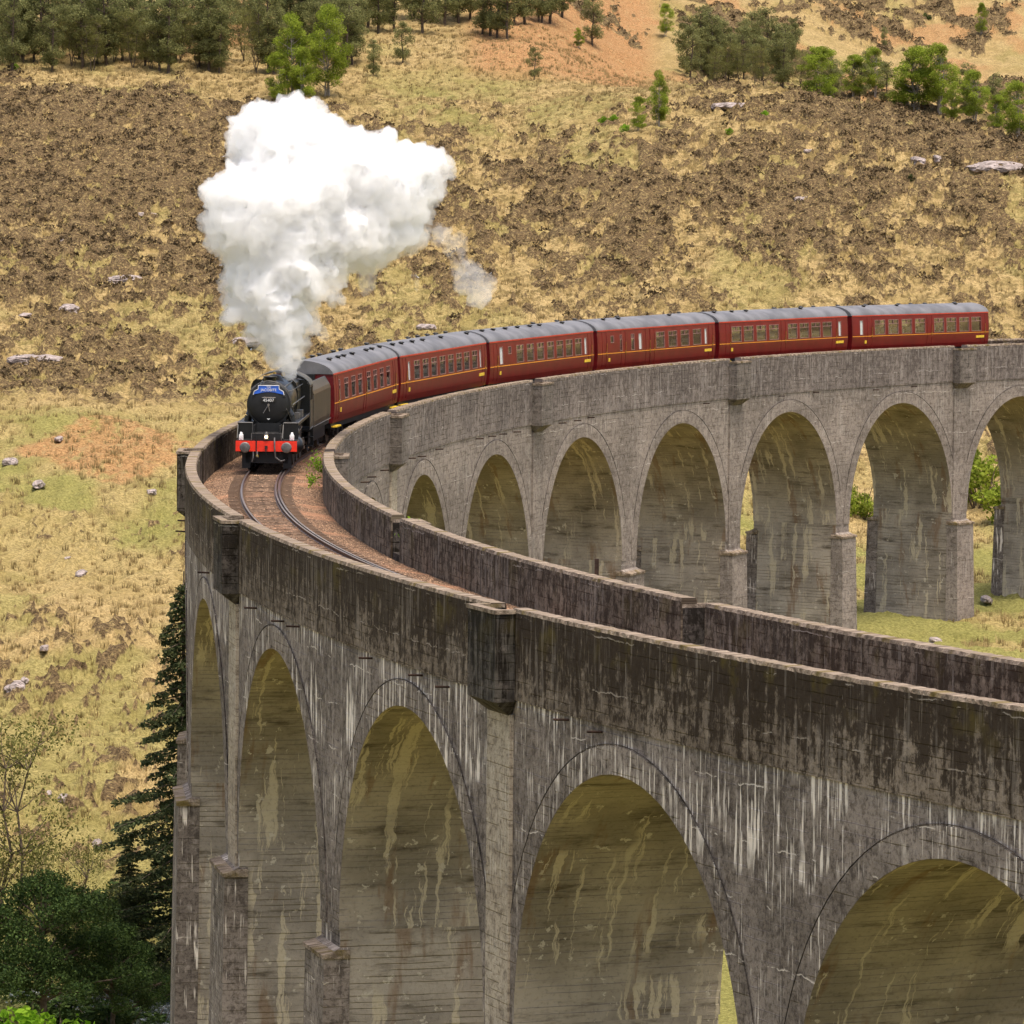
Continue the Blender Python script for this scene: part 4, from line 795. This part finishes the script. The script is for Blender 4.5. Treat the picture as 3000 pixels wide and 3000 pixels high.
b = B(); b.prism([(-1.27, 1.95), (-1.27, 3.2), (-1.1, 3.5), (1.1, 3.5), (1.27, 3.2), (1.27, 1.95)], -9.24, -9.2, 'x'); lo(b, 'cab_front', M['black'])
rp = [(1.31, 3.24), (1.22, 3.42), (1.0, 3.60), (.65, 3.76), (.3, 3.84), (0, 3.86)]; rp = rp+[(-y, z) for y, z in rp[-2::-1]]
M['cabroof'] = plain('dusty_cab_roof', (.13, .115, .085), .55, 0, .4, .3, 2)
b = B(); b.ring([[(x, y, z) for y, z in rp] for x in (-11.6, -10.4, -9.15)], False, False); b.ring([[(x, y*.98, z-.04) for y, z in rp] for x in (-11.6, -9.15)], False, False); lo(b, 'cab_roof', M['cabroof'])
b = B(); b.box(-11.4, -9.2, -1.26, 1.26, 1.25, 1.33); b.box(-9.4, -9.25, -.7, .7, 1.4, 3.2); lo(b, 'footplate', M['black2'])
# tender
TEN = place(empty('locomotive_tender', 'black high-sided coal tender coupled behind the locomotive cab', 'tender'), sF-11.6-3.9, 2.6)
b = MB(); b.prism([(-1.24, 1.28), (-1.27, 1.5), (-1.27, 2.72), (-1.22, 2.88), (-1.0, 3.22), (-.94, 3.22), (-.94, 1.3), (.94, 1.3), (.94, 3.22), (1.0, 3.22), (1.22, 2.88), (1.27, 2.72), (1.27, 1.5), (1.24, 1.28)], -3.75, 3.75, 'x'); b.box(-3.75, -3.6, -1.0, 1.0, 1.3, 3.0); b.box(-3.7, 3.7, -1., 1., 1.29, 2.0); tb = b.build('tank', M['cab'], TEN)
g = G('coal', .5, .5); c = g.mix((.008, .008, .008), (.03, .03, .032), g.vor(g.obj(), 6, out='Distance')); M['coal'] = g.out(c, g.vor(g.obj(), 6), 1, .1)
nx_, ny_ = 60, 18; xs_ = np.linspace(-1.8, 3.6, nx_); ys_ = np.linspace(-.93, .93, ny_); A, Bm = np.meshgrid(xs_, ys_, indexing='ij'); Zc = 2.75+.35*np.cos(Bm*1.3)+.25*RNG.random(A.shape)-.12*np.abs(A-1)*.5
ix = np.arange(A.size).reshape(A.shape); mesh_np('coal_load', np.stack([A, Bm, Zc], -1).reshape(-1, 3), np.stack([ix[:-1, :-1], ix[1:, :-1], ix[1:, 1:], ix[:-1, 1:]], -1).reshape(-1, 4), M['coal'], TEN)
b = MB(); b.box(-3.8, 3.8, -1.2, 1.2, 1.05, 1.27); b.box(-3.6, 3.6, -1.02, -.96, .5, 1.1); b.box(-3.6, 3.6, .96, 1.02, .5, 1.1); b.build('frame', M['black2'], TEN)
for x in (-2.3, 0, 2.3):
    for sg in (1, -1): b = MB(); b.lathe((x, sg*.72, .65), (0, sg, 0), [(0, .65), (.03, .65), (.031, .62), (.12, .62), (.125, .5), (.09, .48), (.09, .15), (.16, .14), (.16, 0.01)], 28); b.build('wheel', M['black2'], TEN)
b = MB(); b.tube([(-3.77, 1.28, 1.28), (3.75, 1.28, 1.28)], .018, 6); b.tube([(3.78, 1.25, 1.3), (3.78, 1.25, 2.7)], .016, 6); b.build('beading', M['greyst'], TEN)

# ------------------------------------------------------------------ steam
def steam(name, blobs, depth0, label, vox, amp, dens, core, parent=None, seed=3):
    """blobs: (u, v, r_px, depth offset m) around the chimney distance; real metres"""
    bm = bmesh.new(); sc_ = FPX/depth0
    for (u, v, r, dd) in blobs:
        D = depth0+dd; d = fw+r2*(u-1500)/FPX+u2*(1500-v)/FPX; p = CAM+d*(D/(d[0]*FH[0]+d[1]*FH[1])); bmesh.ops.create_icosphere(bm, subdivisions=3, radius=r/sc_, matrix=Matrix.Translation(p))
    me = bpy.data.meshes.new(name+'_t'); bm.to_mesh(me); bm.free(); ob = bpy.data.objects.new(name+'_t', me); COL.objects.link(ob)
    md = ob.modifiers.new('r', 'REMESH'); md.mode = 'VOXEL'; md.voxel_size = vox; dg = bpy.context.evaluated_depsgraph_get(); dg.update(); m2 = bpy.data.meshes.new_from_object(ob.evaluated_get(dg)); bpy.data.objects.remove(ob)
    n = len(m2.vertices); V = np.zeros(n*3); m2.vertices.foreach_get('co', V); V = V.reshape(-1, 3); N = np.zeros(n*3); m2.vertices.foreach_get('normal', N); N = N.reshape(-1, 3)
    def bil(P, f, sd): return np.abs(vn3(P*f, sd)-.5)*2           # billowed noise
    h = amp*((1-bil(V, .40, 3.3))*.8+(1-bil(V+9, .95, 7.7))*.75+(1-bil(V, 2.1, 1.3))*.55+(1-bil(V, 4.4, 2.2))*.30+(1-bil(V+3, 8.5, 2.2))*.12-1.78)
    V = V+N*h[:, None]; m2.vertices.foreach_set('co', V.ravel()); m2.polygons.foreach_set('use_smooth', np.ones(len(m2.polygons), dtype=bool)); m2.update()
    m2.materials.clear(); m2.materials.append(M['steam_vol'] if dens is None else dens); o = bpy.data.objects.new(name, m2); COL.objects.link(o); m2.name = name; tag(o, label, 'steam', kind='stuff'); return o
def volmat(name, dens, col=(1, 1, 1)):
    m = bpy.data.materials.new(name); m.use_nodes = True; t = m.node_tree; t.nodes.remove(t.nodes['Principled BSDF']); v = t.nodes.new('ShaderNodeVolumePrincipled'); v.inputs['Color'].default_value = (*col, 1)
    v.inputs['Density'].default_value = dens; v.inputs['Anisotropy'].default_value = .0; t.links.new(v.outputs[0], t.nodes['Material Output'].inputs['Volume']); return m
M['steam_thin'] = volmat('thin_steam', .42); M['steam_fringe'] = volmat('steam_fringe', 1.5, (1, 1, 1))
g = G('dense_steam', 1, 0); M['steam_core'] = g.m; g.t.nodes.remove(g.b); df = g.n('BsdfDiffuse'); df.inputs[0].default_value = (.985, .985, .985, 1); tl = g.n('BsdfTranslucent'); tl.inputs[0].default_value = (.985, .985, .985, 1)
mx = g.n('MixShader'); mx.inputs[0].default_value = .5; g.t.links.new(df.outputs[0], mx.inputs[1]); g.t.links.new(tl.outputs[0], mx.inputs[2]); g.t.links.new(mx.outputs[0], g.t.nodes['Material Output'].inputs[0])
f = 1.5528
PL = [(541, 694, 13, 0), (541, 680, 20, 0), (540, 662, 32, .3), (535, 640, 42, .5), (525, 612, 54, .6), (520, 575, 70, .8), (500, 530, 78, 1), (545, 510, 88, 1.2), (560, 455, 92, 1.5), (500, 450, 85, 1), (455, 425, 68, .8), (450, 372, 62, .8), (520, 385, 100, 1.5), (580, 370, 105, 2.2),
      (530, 305, 90, 2), (500, 262, 66, 2), (478, 240, 42, 2), (550, 235, 52, 2.5), (590, 215, 30, 2.6), (600, 285, 75, 2.5), (650, 320, 80, 2.8), (700, 345, 85, 3), (740, 370, 80, 3.2), (770, 330, 62, 3.4), (800, 345, 42, 3.6), (828, 305, 30, 3.8), (845, 318, 18, 3.8), (730, 262, 18, 3.2), (690, 430, 78, 3), (740, 430, 62, 3.2), (640, 440, 85, 2.2), (620, 510, 45, 1.2), (627, 560, 20, 1.0),
      (450, 592, 24, .3), (425, 450, 30, .6), (405, 440, 18, .6), (640, 500, 38, 1.6), (440, 330, 26, 1), (560, 600, 34, .8), (700, 480, 30, 3), (480, 625, 26, .4), (415, 355, 22, .8), (452, 240, 22, 2)]
DS = 209+7.5
steam('steam_plume', [(u*f, v*f, r*f*1.02, d) for u, v, r, d in PL], DS, 'billowing white steam plume rising from the locomotive chimney', .085, .75, M['steam_fringe'], None)
co = steam('steam_core', [(u*f, v*f, max(4, r*f-26), d) for u, v, r, d in PL if r > 24], DS, 'dense white heart of the steam plume', .12, .7, M['steam_core'], None)
WP = [(870, 500, 26, 4.5), (885, 525, 28, 4.5), (855, 470, 24, 4.2), (905, 545, 22, 4.5), (830, 440, 24, 4), (690, 525, 20, 2.5), (785, 520, 14, 3.6), (788, 545, 9, 3.6), (600, 622, 14, .9), (680, 268, 16, 3), (700, 262, 18, 3)]
steam('steam_wisp', [(u*f, v*f, r*f, d) for u, v, r, d in WP], DS, 'thin drifting wisps of steam right of the plume', .1, .8, M['steam_thin'], None)

# ------------------------------------------------------------------ trees and plants
M['bark'] = plain('brown_bark', (.10, .075, .055), .9, 0, .1, .4, 4); M['birchbark'] = plain('pale_birch_bark', (.30, .26, .22), .8, 0, .2, .3, 5)
M['pine'] = leafmat('pine_needles', (.14, .155, .055), (.36, .355, .14), .5); M['birch'] = leafmat('fresh_birch_leaves', (.17, .235, .02), (.42, .49, .07), .5)
M['spruce'] = leafmat('spruce_needles', (.030, .046, .020), (.12, .14, .055), .25); M['olive'] = leafmat('budding_twigs', (.12, .12, .03), (.28, .27, .08), .4)
M['darkpine'] = leafmat('dark_green_pine_needles', (.018, .040, .010), (.085, .13, .03), .2); M['lime'] = leafmat('bright_shrub_leaves', (.14, .30, .012), (.36, .58, .04), .45)
def cards(C, size, flat=.0):
    n = len(C); t = RNG.normal(size=(n, 3)); t[:, 2] *= (1-flat); t /= np.linalg.norm(t, axis=1, keepdims=True); b = np.cross(t, RNG.normal(size=(n, 3))); b /= np.linalg.norm(b, axis=1, keepdims=True)
    s = (size*(.6+.8*RNG.random(n)))[:, None]; V = np.stack([C+t*s, C+b*s*.6, C-t*s, C-b*s*.6], 1).reshape(-1, 3); return V, np.arange(n*4).reshape(-1, 4)
def clusters(cl, n, size):
    """cl (m,4) centres+radius -> leaf cards near the shells of each clump"""
    cl = np.array(cl); w_ = cl[:, 3]**2; idx_ = RNG.choice(len(cl), n, p=w_/w_.sum()); d = RNG.normal(size=(n, 3)); d /= np.linalg.norm(d, axis=1, keepdims=True)
    rr = cl[idx_, 3]*(.35+.75*RNG.random(n)**.6); C = cl[idx_, :3]+d*rr[:, None]*np.array([1, 1, .75]); return cards(C, np.full(n, size))
_tree = {}
def limb(mb, p, q, r0, r1, wob=.06, n=5):
    p = Vector(p); q = Vector(q); L_ = (q-p).length; pts = [p.lerp(q, t/n)+Vector((random.uniform(-1, 1), random.uniform(-1, 1), 0))*wob*L_*(0 if t in (0,) else 1)*.5 for t in range(n+1)]
    for i in range(n): mb.cyl(pts[i], pts[i+1], r0+(r1-r0)*i/n, r0+(r1-r0)*(i+1)/n, 7, False)
    return pts
def tree_proto(kind, var):
    key = (kind, var)
    if key in _tree: return _tree[key]
    random.seed(hash(kind) % 1000 if False else sum(map(ord, kind))*7+var); tr = MB(); cl = []
    if kind == 'pine':       # Scots pine, height 1 unit = 8 m built in metres
        Hh = 8.; pts = limb(tr, (0, 0, -.6), (random.uniform(-.4, .4), random.uniform(-.4, .4), Hh*.95), .17, .04, .03, 7)
        for i in range(40):
            z = Hh*(.13+.85*random.random()); a = random.random()*6.28; r = max(.05, 1.0-abs(z/Hh-.50)*1.5)*random.uniform(.5, 2.1)+.2; q = (math.cos(a)*r, math.sin(a)*r, z+.3*r)
            limb(tr, (0, 0, z-.2), q, .05, .02, .08, 3); cl.append((*q, random.uniform(.4, .8)))
        V, F = clusters(cl, 6500, .085); mat = M['pine']; bk = M['bark']
    elif kind == 'birch':
        Hh = 9.; 
        for st in range(random.choice((1, 2, 3))):
            ox, oy = random.uniform(-.5, .5), random.uniform(-.5, .5); limb(tr, (ox, oy, -.6), (ox*1.6, oy*1.6, Hh*.8), .10, .02, .03, 7)
        for i in range(56):
            z = Hh*(.16+.82*random.random()); a = random.random()*6.28; t_ = (z/Hh-.16)/.84; r = 2.25*math.sin(math.pi*min(1, t_*.78+.20))**.7*random.uniform(.3, 1.); q = (math.cos(a)*r, math.sin(a)*r, z)
            limb(tr, (0, 0, z-.9), q, .04, .012, .08, 3); cl.append((*q, random.uniform(.5, .9)))
        V, F = clusters(cl, 15000, .08); mat = M['birch']; bk = M['birchbark']
    elif kind == 'bush':
        Hh = 3.
        for i in range(9): a = random.random()*6.28; limb(tr, (0, 0, -.3), (math.cos(a)*1.2, math.sin(a)*1.2, random.uniform(1, 2.6)), .04, .012, .08, 3)
        for i in range(16): a = random.random()*6.28; r = random.uniform(0, 1.4); cl.append((math.cos(a)*r, math.sin(a)*r, random.uniform(.5, 2.5)*(1-.25*r/1.4), random.uniform(.35, .7)))
        V, F = clusters(cl, 2000, .10); mat = M['birch']; bk = M['bark']
    elif kind == 'sparse':
        Hh = 9.
        for st in range(3):
            a0 = random.random()*6.28; top = (math.cos(a0)*1.6, math.sin(a0)*1.6, Hh*.95); pts = limb(tr, (0, 0, -.5), top, .10, .02, .05, 7)
            for p in pts[2:]:
                for j in range(6): a = random.random()*6.28; r = random.uniform(.6, 1.9); q = (p[0]+math.cos(a)*r, p[1]+math.sin(a)*r, p[2]+random.uniform(.3, 1.4)); limb(tr, p, q, .022, .008, .1, 3); cl.append((*q, random.uniform(.4, .9)))
        V, F = clusters(cl, 11000, .05); mat = M['olive']; bk = M['bark']
    elif kind == 'spruce':
        Hh = 21.; tr.cyl((0, 0, -1), (0, 0, Hh), .30, .03, 10); C = []
        for i in range(150):
            z = Hh*(.03+.955*(i/150)); a = i*2.399+random.uniform(-.5, .5); r = (Hh-z)*.24*random.uniform(.5, 1.2)+.25; dr_ = .38*r
            q = Vector((math.cos(a)*r, math.sin(a)*r, z-dr_+.12*r)); tr.cyl((0, 0, z), tuple(q), .035, .01, 5, False)
            n_ = int(130*r+20); t_ = RNG.random(n_)**.7; base = np.outer(t_, np.array([q[0], q[1], 0])); sag = z-(z-q[2])*t_**1.3; wd = .20+.34*r*(1-t_)*.6; side = RNG.normal(size=n_)*wd*.55
            px_ = base[:, 0]-math.sin(a)*side; py_ = base[:, 1]+math.cos(a)*side; C.append(np.stack([px_, py_, sag-np.abs(side)*.25-RNG.random(n_)*.28], 1))
        C = np.concatenate(C); V, F = cards(C, np.full(len(C), .085)); mat = M['spruce']; bk = M['bark']
    elif kind == 'flatpine':   # broad layered dark pine in the valley
        Hh = 8.5; limb(tr, (0, 0, -2), (.3, 0, Hh*.9), .24, .08, .03, 7)
        for i in range(46):
            z = Hh*(.45+.55*random.random()); a = random.random()*6.28; t_ = (z/Hh-.45)/.55; r = 4.3*(1-t_**2.2)**.6*random.uniform(.35, 1); q = (math.cos(a)*r, math.sin(a)*r, z-.10*r); limb(tr, (0, 0, z-1.3), q, .07, .02, .1, 4); cl.append((*q, random.uniform(.55, 1.05)))
        V, F = clusters(cl, 30000, .07); mat = M['darkpine']; bk = M['bark']
    tm = tr.build('trunk', bk, None); cm = mesh_np('crown', V, F, mat, None); _tree[key] = (tm, cm, Hh); tm['_u'] = 0; return _tree[key]
def tree(kind, name, label, cat, D, L, h, group=None, var=None, leaf=None, z=None, wid=1.):
    var = random.randrange(3) if var is None else var; tm, cm, Hh = tree_proto(kind, var); rr = random.Random(int(D*10+L*100))
    r = empty(name, label, cat, group, world(D, L, z)); r.location.z -= .15; sc_ = h/Hh; r.scale = (sc_*wid, sc_*wid, sc_); r.rotation_euler = (0, 0, rr.uniform(0, 6.28))
    if tm['_u'] == 0: a, b = tm, cm; tm['_u'] = 1
    else: a = tm.copy(); b = cm.copy(); COL.objects.link(a); COL.objects.link(b)
    a.parent = r; b.parent = r
    if leaf: b.data = b.data.copy(); b.data.materials.clear(); b.data.materials.append(leaf)
    return r
random.seed(11)
def T(kind, name, label, cat, u, v, hpx, **k):
    D, L, z = at(u, v); return tree(kind, name, label, cat, D, L, hpx*D/FPX, **k)
# --- birches with bright spring leaves
for (u, v, h, lb, kw) in [
    (855, 290, 250, 'bright green birch, left of the tall pair above the steam plume', {}), (955, 285, 265, 'tallest bright green birch with a white trunk above the steam plume', {}),
    (815, 300, 150, 'low bright green birch at the left foot of the clump above the steam', {}), (890, 300, 160, 'low bright green birch in the middle of the clump above the steam', {}),
    (2400, 290, 160, 'rounded bright green birch at the left end of the right hand ridge row', dict(wid=1.5)), (2500, 300, 125, 'yellow-green birch with a forked pale trunk on the ridge', dict(wid=1.2)), (2560, 290, 140, 'bright green birch standing behind the forked one on the ridge', dict(wid=1.1)),
    (2680, 330, 190, 'biggest bright green birch of the ridge row', dict(wid=1.7)), (2745, 345, 190, 'tall bright green birch right beside the biggest one on the ridge', dict(wid=1.2)), (2850, 375, 150, 'mid green birch on the descending end of the ridge', dict(wid=1.2)),
    (2975, 420, 170, 'bright green birch cut by the right edge of the picture', dict(wid=1.2)), (2790, 360, 120, 'small green birch tucked under the tall ones on the ridge', {}), (2920, 390, 110, 'low green birch before the one at the right edge', {}),
    (1930, 370, 165, 'slim yellow-green birch on the open moor below the pines', dict(wid=.8)), (1870, 385, 105, 'small yellow-green birch at the left foot of the slim one', {}), (1950, 110, 95, 'bright green birch at the left top of the ridge pines', {}),
    (2875, 115, 95, 'lone slender green birch on the far brown hillside', dict(wid=.8)), (1695, 145, 60, 'tiny bright green birch on the orange bracken slope', {}), (2640, 320, 90, 'small yellow-green birch left of the biggest one', {}), (2430, 300, 60, 'little lime green sapling under the ridge birches', {})]:
    T('birch', 'birch_tree', lb, 'birch tree', u, v, h, **kw)
# --- pines: singled out ones, then the wood
for (u, v, h, lb) in [(1735, 135, 150, 'solitary pine on the orange slope above the moor'), (1565, 235, 95, 'small pine on the straw slope below the bracken'), (1180, 190, 120, 'dark pine standing apart right of the bright birches'), (640, 215, 160, 'pine at the right corner of the left wood'), (2080, 225, 190, 'tall thin-stemmed pine left of the ridge group'), (2010, 215, 170, 'leaning pine at the left end of the ridge group'),
                      (2290, 260, 190, 'darkest pine near the middle of the ridge group'), (1095, 225, 110, 'short olive pine below the straw bank'), (2550, 270, 130, 'dark pine showing behind the yellow-green birch'), (2330, 150, 90, 'lone dark young pine on the far slope'), (2590, 150, 60, 'small dark pine alone on the far tan hillside')]:
    T('pine', 'pine_tree', lb, 'pine tree', u, v, h)
for i in range(62):   # left wood along the top
    u = -60+i*18+random.uniform(-8, 8); v = random.choice((130, 160, 185, 205))-(60 if 660 < u < 780 else 0)+random.uniform(-10, 10)
    if 640 < u < 700 and v > 100: continue
    T('pine', 'pine_tree', 'grey-green pine in the wood along the top left skyline', 'pine tree', u, v, random.uniform(170, 260), group='pines of the upper left wood')
for i in range(14):
    u = 20+i*62+random.uniform(-15, 15)
    if 760 < u < 980: continue
    T('sparse', 'budding_tree', 'bare olive-twigged tree at the lower edge of the upper left wood', 'tree', u, random.uniform(170, 215), random.uniform(110, 160), group='bare trees of the upper left wood')
for i in range(24):
    u = 1030+i*27+random.uniform(-12, 12); v = random.uniform(50, 120) if u < 1500 else random.uniform(30, 75)
    T('pine', 'pine_tree', 'pine above the orange bank at the top middle', 'pine tree', u, v, random.uniform(160, 240), group='pines of the top middle')
for i in range(18):
    u = 2030+i*17+random.uniform(-8, 8); v = 235+random.uniform(-40, 8)
    T('pine', 'pine_tree', 'pine of the dense group behind the moor ridge', 'pine tree', u, v, random.uniform(120, 185), group='pines of the ridge group')
for i in range(9):
    u = 2080+i*42+random.uniform(-12, 12); v = 255+random.uniform(-10, 5)+max(0, u-2250)*.12
    T('sparse', 'budding_tree', 'olive budding tree at the edge of the ridge pines', 'tree', u, v, random.uniform(80, 120), group='budding trees below the ridge pines')
for i in range(7):
    u = 2440+i*78; T('pine', 'pine_tree', 'dark pine partly hidden behind the ridge birches', 'pine tree', u, 300+max(0, u-2500)*.12, random.uniform(120, 160), group='dark pines behind the birches')
# --- valley trees
tree('spruce', 'spruce_tree', 'tall dark spruce with drooping boughs rising beside the viaduct piers', 'spruce tree', 244, -16.0, 21.5, wid=1.15)
tree('spruce', 'spruce_tree', 'smaller dark spruce at the foot of the tall one near the river', 'spruce tree', 246, -18.8, 7.5, var=1, wid=1.5)
tree('flatpine', 'pine_tree', 'broad dark green pine with a bare trunk above the river', 'pine tree', 226, -21.2, 8.6, var=0)
tree('flatpine', 'pine_tree', 'second dark pine overlapping the broad one near the pier', 'pine tree', 230, -18.2, 6.0, var=1)
tree('sparse', 'budding_tree', 'tall thin tree with sparse yellow-green buds at the left edge', 'tree', 236, -24.4, 14, leaf=M['olive'], var=0)
tree('sparse', 'budding_tree', 'slender bare-twigged sapling right of the budding tree', 'tree', 240, -21.6, 8.5, leaf=M['olive'], var=1)
tree('bush', 'leafy_shrub', 'bright lime green shrub in the bottom left corner', 'shrub', 214, -21.4, 5.3, leaf=M['lime'], var=0, wid=1.1)
tree('bush', 'leafy_shrub', 'lime green shrub beside the corner one under the pine', 'shrub', 214, -20.3, 4.7, leaf=M['lime'], var=1)
tree('bush', 'leafy_shrub', 'dark shrub beneath the pine by the river bank', 'shrub', 236, -17.6, 2.6, leaf=M['darkpine'], var=2, wid=1.6)
for i, (D, L, h) in enumerate([(233, -24.0, 3.0), (234, -22.6, 2.6), (233, -21.0, 2.9), (235, -19.6, 2.4), (232, -18.6, 2.6), (236, -16.9, 2.2), (252, -22.5, 2.6), (253, -20.2, 3.0)]):
    tree('bush', 'leafy_shrub', 'dark green bank shrub beside the river under the pines', 'shrub', D, L, h, group='shrubs on the river bank', leaf=M['darkpine'] if i % 3 else M['pine'], wid=1.5)
# bushes seen through the far arches
tree('bush', 'leafy_shrub', 'large bright green bush seen through the rightmost arch', 'shrub', 408, 37.8, 5.6, leaf=M['birch'], var=0, wid=1.1)
tree('bush', 'leafy_shrub', 'lower green bush beneath the large one in the rightmost arch', 'shrub', 402, 39.6, 4.2, leaf=M['birch'], var=1, wid=1.2)
tree('bush', 'leafy_shrub', 'small green bush seen through the second arch from the right', 'shrub', 404, 28.3, 3.4, leaf=M['birch'], var=2)
for i, (u, v, h) in enumerate([(1770, 372, 40), (1800, 365, 36), (1830, 392, 30), (2675, 545, 28), (2240, 352, 30), (2140, 395, 26), (45, 205, 26), (2720, 60, 30)]):
    T('bush', 'leafy_shrub', ['tiny lime shrub at the left of the moor birches', 'rounded green shrub close by the moor birches', 'low green shrub under the moor birches', 'small green shrub among rocks on the right of the moor', 'faint green shrub right of the slim moor birch', 'green sprout in the middle of the heather', 'bright little shrub at the edge of the left wood', 'green shrub high on the far right hillside'][i], 'shrub', u, v, h)

# plants growing on the viaduct masonry
def sprig(name, label, P, r, n, mat):
    C = RNG.normal(size=(n, 3))*r*.5+np.array([0, 0, r*.2]); V, F = cards(C, np.full(n, .055)); root = empty(name, label, 'plant', loc=tuple(P)); cr = mesh_np('leaves', V, F, mat, root)
    mb = MB(); [mb.cyl((0, 0, -r*.5), (random.uniform(-r, r)*.6, random.uniform(-r, r)*.6, random.uniform(0, r)), .008, .004, 4) for _ in range(6)]; mb.build('stems', M['bark'], root)
sprig('fern_plant', 'bright green fern sprouting from the inner refuge beside the track', p1(sk_(1), -WO-.15, -.72), .40, 260, M['lime'])
sprig('leafy_plant', 'leafy green plant against the inner parapet beside the locomotive', p1(sk_(2)+1.6, -WO+TI+.2, ZR+.55), .42, 220, M['lime'])
sprig('small_plant', 'pale green weed on the ballast edge beside the locomotive wheels', p1(sk_(2)+2.4, -WO+TI+.45, ZR-.02), .25, 120, M['lime'])
# post on the near inner parapet
P0 = p1(61.5, -WO-.05, -.9); mb = MB()
PO = empty('iron_post', 'short dark iron post standing against the near inner parapet', 'post', loc=tuple(P0)); mb.box(-.06, .06, -.06, .06, 0, 1.35); mb.build('shaft', M['iron'], PO); mb = MB(); mb.box(-.10, .10, -.10, .10, -.02, .04); mb.build('foot', M['iron'], PO)

# ------------------------------------------------------------------ rocks
g = G('pale_pink_rock', .9, .2); u_ = g.pos(); c = g.mix((.20, .165, .145), (.42, .35, .32), g.ms(g.noise(u_, 1.4, 5, .65), .35, .65)); c = g.mix(c, (.07, .055, .045), g.ms(g.noise(u_, 3.5, 4), .58, .68)); M['rock'] = g.out(c, g.noise(u_, 2.5, 5, .7), .8, .2)
def rock(name, label, u, v, wpx, hpx, cat='rock', group=None):
    D, L, z = at(u, v); mpp = D/FPX; w_ = wpx*mpp/2; hh = max(.22, hpx*mpp*.62); dp = max(w_*.8, min(3.5, hpx*mpp*3)); bm = bmesh.new(); bmesh.ops.create_icosphere(bm, subdivisions=4, radius=1.)
    V = np.array([x.co[:] for x in bm.verts]); sd = u*.013+v*.07; k = .75+.5*vn3(V*1.3+9, sd)+.28*vn3(V*3.1+3, sd+4)+.12*vn3(V*7, sd)-.25; V = V*k[:, None]; V = np.sign(V)*np.abs(V)**.8
    V = V*np.array([w_, dp, hh*.95]); a = YAW-math.pi/2; V = np.stack([V[:, 0]*math.cos(a)-V[:, 1]*math.sin(a), V[:, 0]*math.sin(a)+V[:, 1]*math.cos(a), V[:, 2]], 1)
    for x, q in zip(bm.verts, V): x.co = q
    me = bpy.data.meshes.new(name); bm.to_mesh(me); bm.free(); me.materials.append(M['rock']); o = bpy.data.objects.new(name, me); COL.objects.link(o); x_, y_ = DL2XY(D, L); o.location = (x_, y_, float(hfull(np.array([D]), np.array([L]))[0])+.15); tag(o, label, cat, group)
for (u, v, w_, h_, lb) in [(370, 830, 120, 26, 'long slanting pink-grey rock slab on the left moor'), (205, 915, 60, 30, 'squarish grey rock patch on the left moor'), (425, 636, 70, 14, 'flat grey slab high on the left moor'), (100, 1062, 170, 26, 'widest pink rock slab at the left edge of the moor'), (190, 720, 34, 26, 'small pointed rock on the left moor'), (322, 755, 40, 12, 'small flat stone above the slanting slab'),
                           (2160, 318, 150, 20, 'pale rock face under the dark heather crest'), (2790, 408, 120, 20, 'flat pinkish rock slab on the right moor'), (2920, 500, 170, 34, 'large pink rock slab near the right edge'), (2690, 480, 46, 26, 'grey boulder pile on the right moor'), (2745, 472, 24, 22, 'upright grey boulder by the boulder pile'), (2150, 585, 60, 16, 'flat grey slab in the middle of the moor'), (2345, 592, 56, 22, 'grey slab right of the middle one'),
                           (2215, 445, 90, 8, 'low pink rock streak below the crest'), (2370, 448, 34, 8, 'little grey stone beside the pink streak'), (2345, 670, 28, 10, 'small grey stone low on the moor'), (705, 1132, 40, 8, 'whitish flat stone left of the smokebox'), (725, 1010, 90, 26, 'pinkish rock left of the steam column'), (75, 930, 40, 12, 'small rock at the far left of the moor'), (1250, 965, 60, 18, 'grey rock above the first carriages'), (2990, 470, 60, 20, 'rock slab cut by the right edge')]:
    rock('rock_outcrop', lb, u, v, w_, h_)
for (u, v, w_, h_, lb) in [(30, 1362, 44, 24, 'white boulder at the top left of the meadow'), (112, 1427, 34, 20, 'grey boulder on the upper meadow'), (172, 1292, 24, 14, 'small stone on the meadow edge beside the bracken'), (200, 1641, 34, 14, 'dark stone in the middle of the meadow'), (238, 1690, 34, 20, 'grey boulder below the dark stone'), (45, 2022, 54, 30, 'biggest grey boulder on the lower meadow'), (75, 2000, 26, 16, 'small stone behind the biggest meadow boulder'), (445, 1450, 30, 14, 'stone near the refuge at the viaduct edge'), (130, 1905, 26, 16, 'pale stone on the lower meadow'), (140, 2340, 26, 14, 'white stone on the rough bank'), (185, 2350, 30, 16, 'grey stone on the rough bank'), (285, 2485, 30, 18, 'grey boulder above the bracken by the river'), (2740, 1885, 40, 16, 'grey stone on the grass below the far piers'), (2890, 1768, 34, 18, 'brown boulder on the grass right of the far pier'), (455, 2962, 90, 60, 'large rounded grey boulder in the river by the pier')]:
    rock('boulder', lb, u, v, w_, h_, 'boulder')
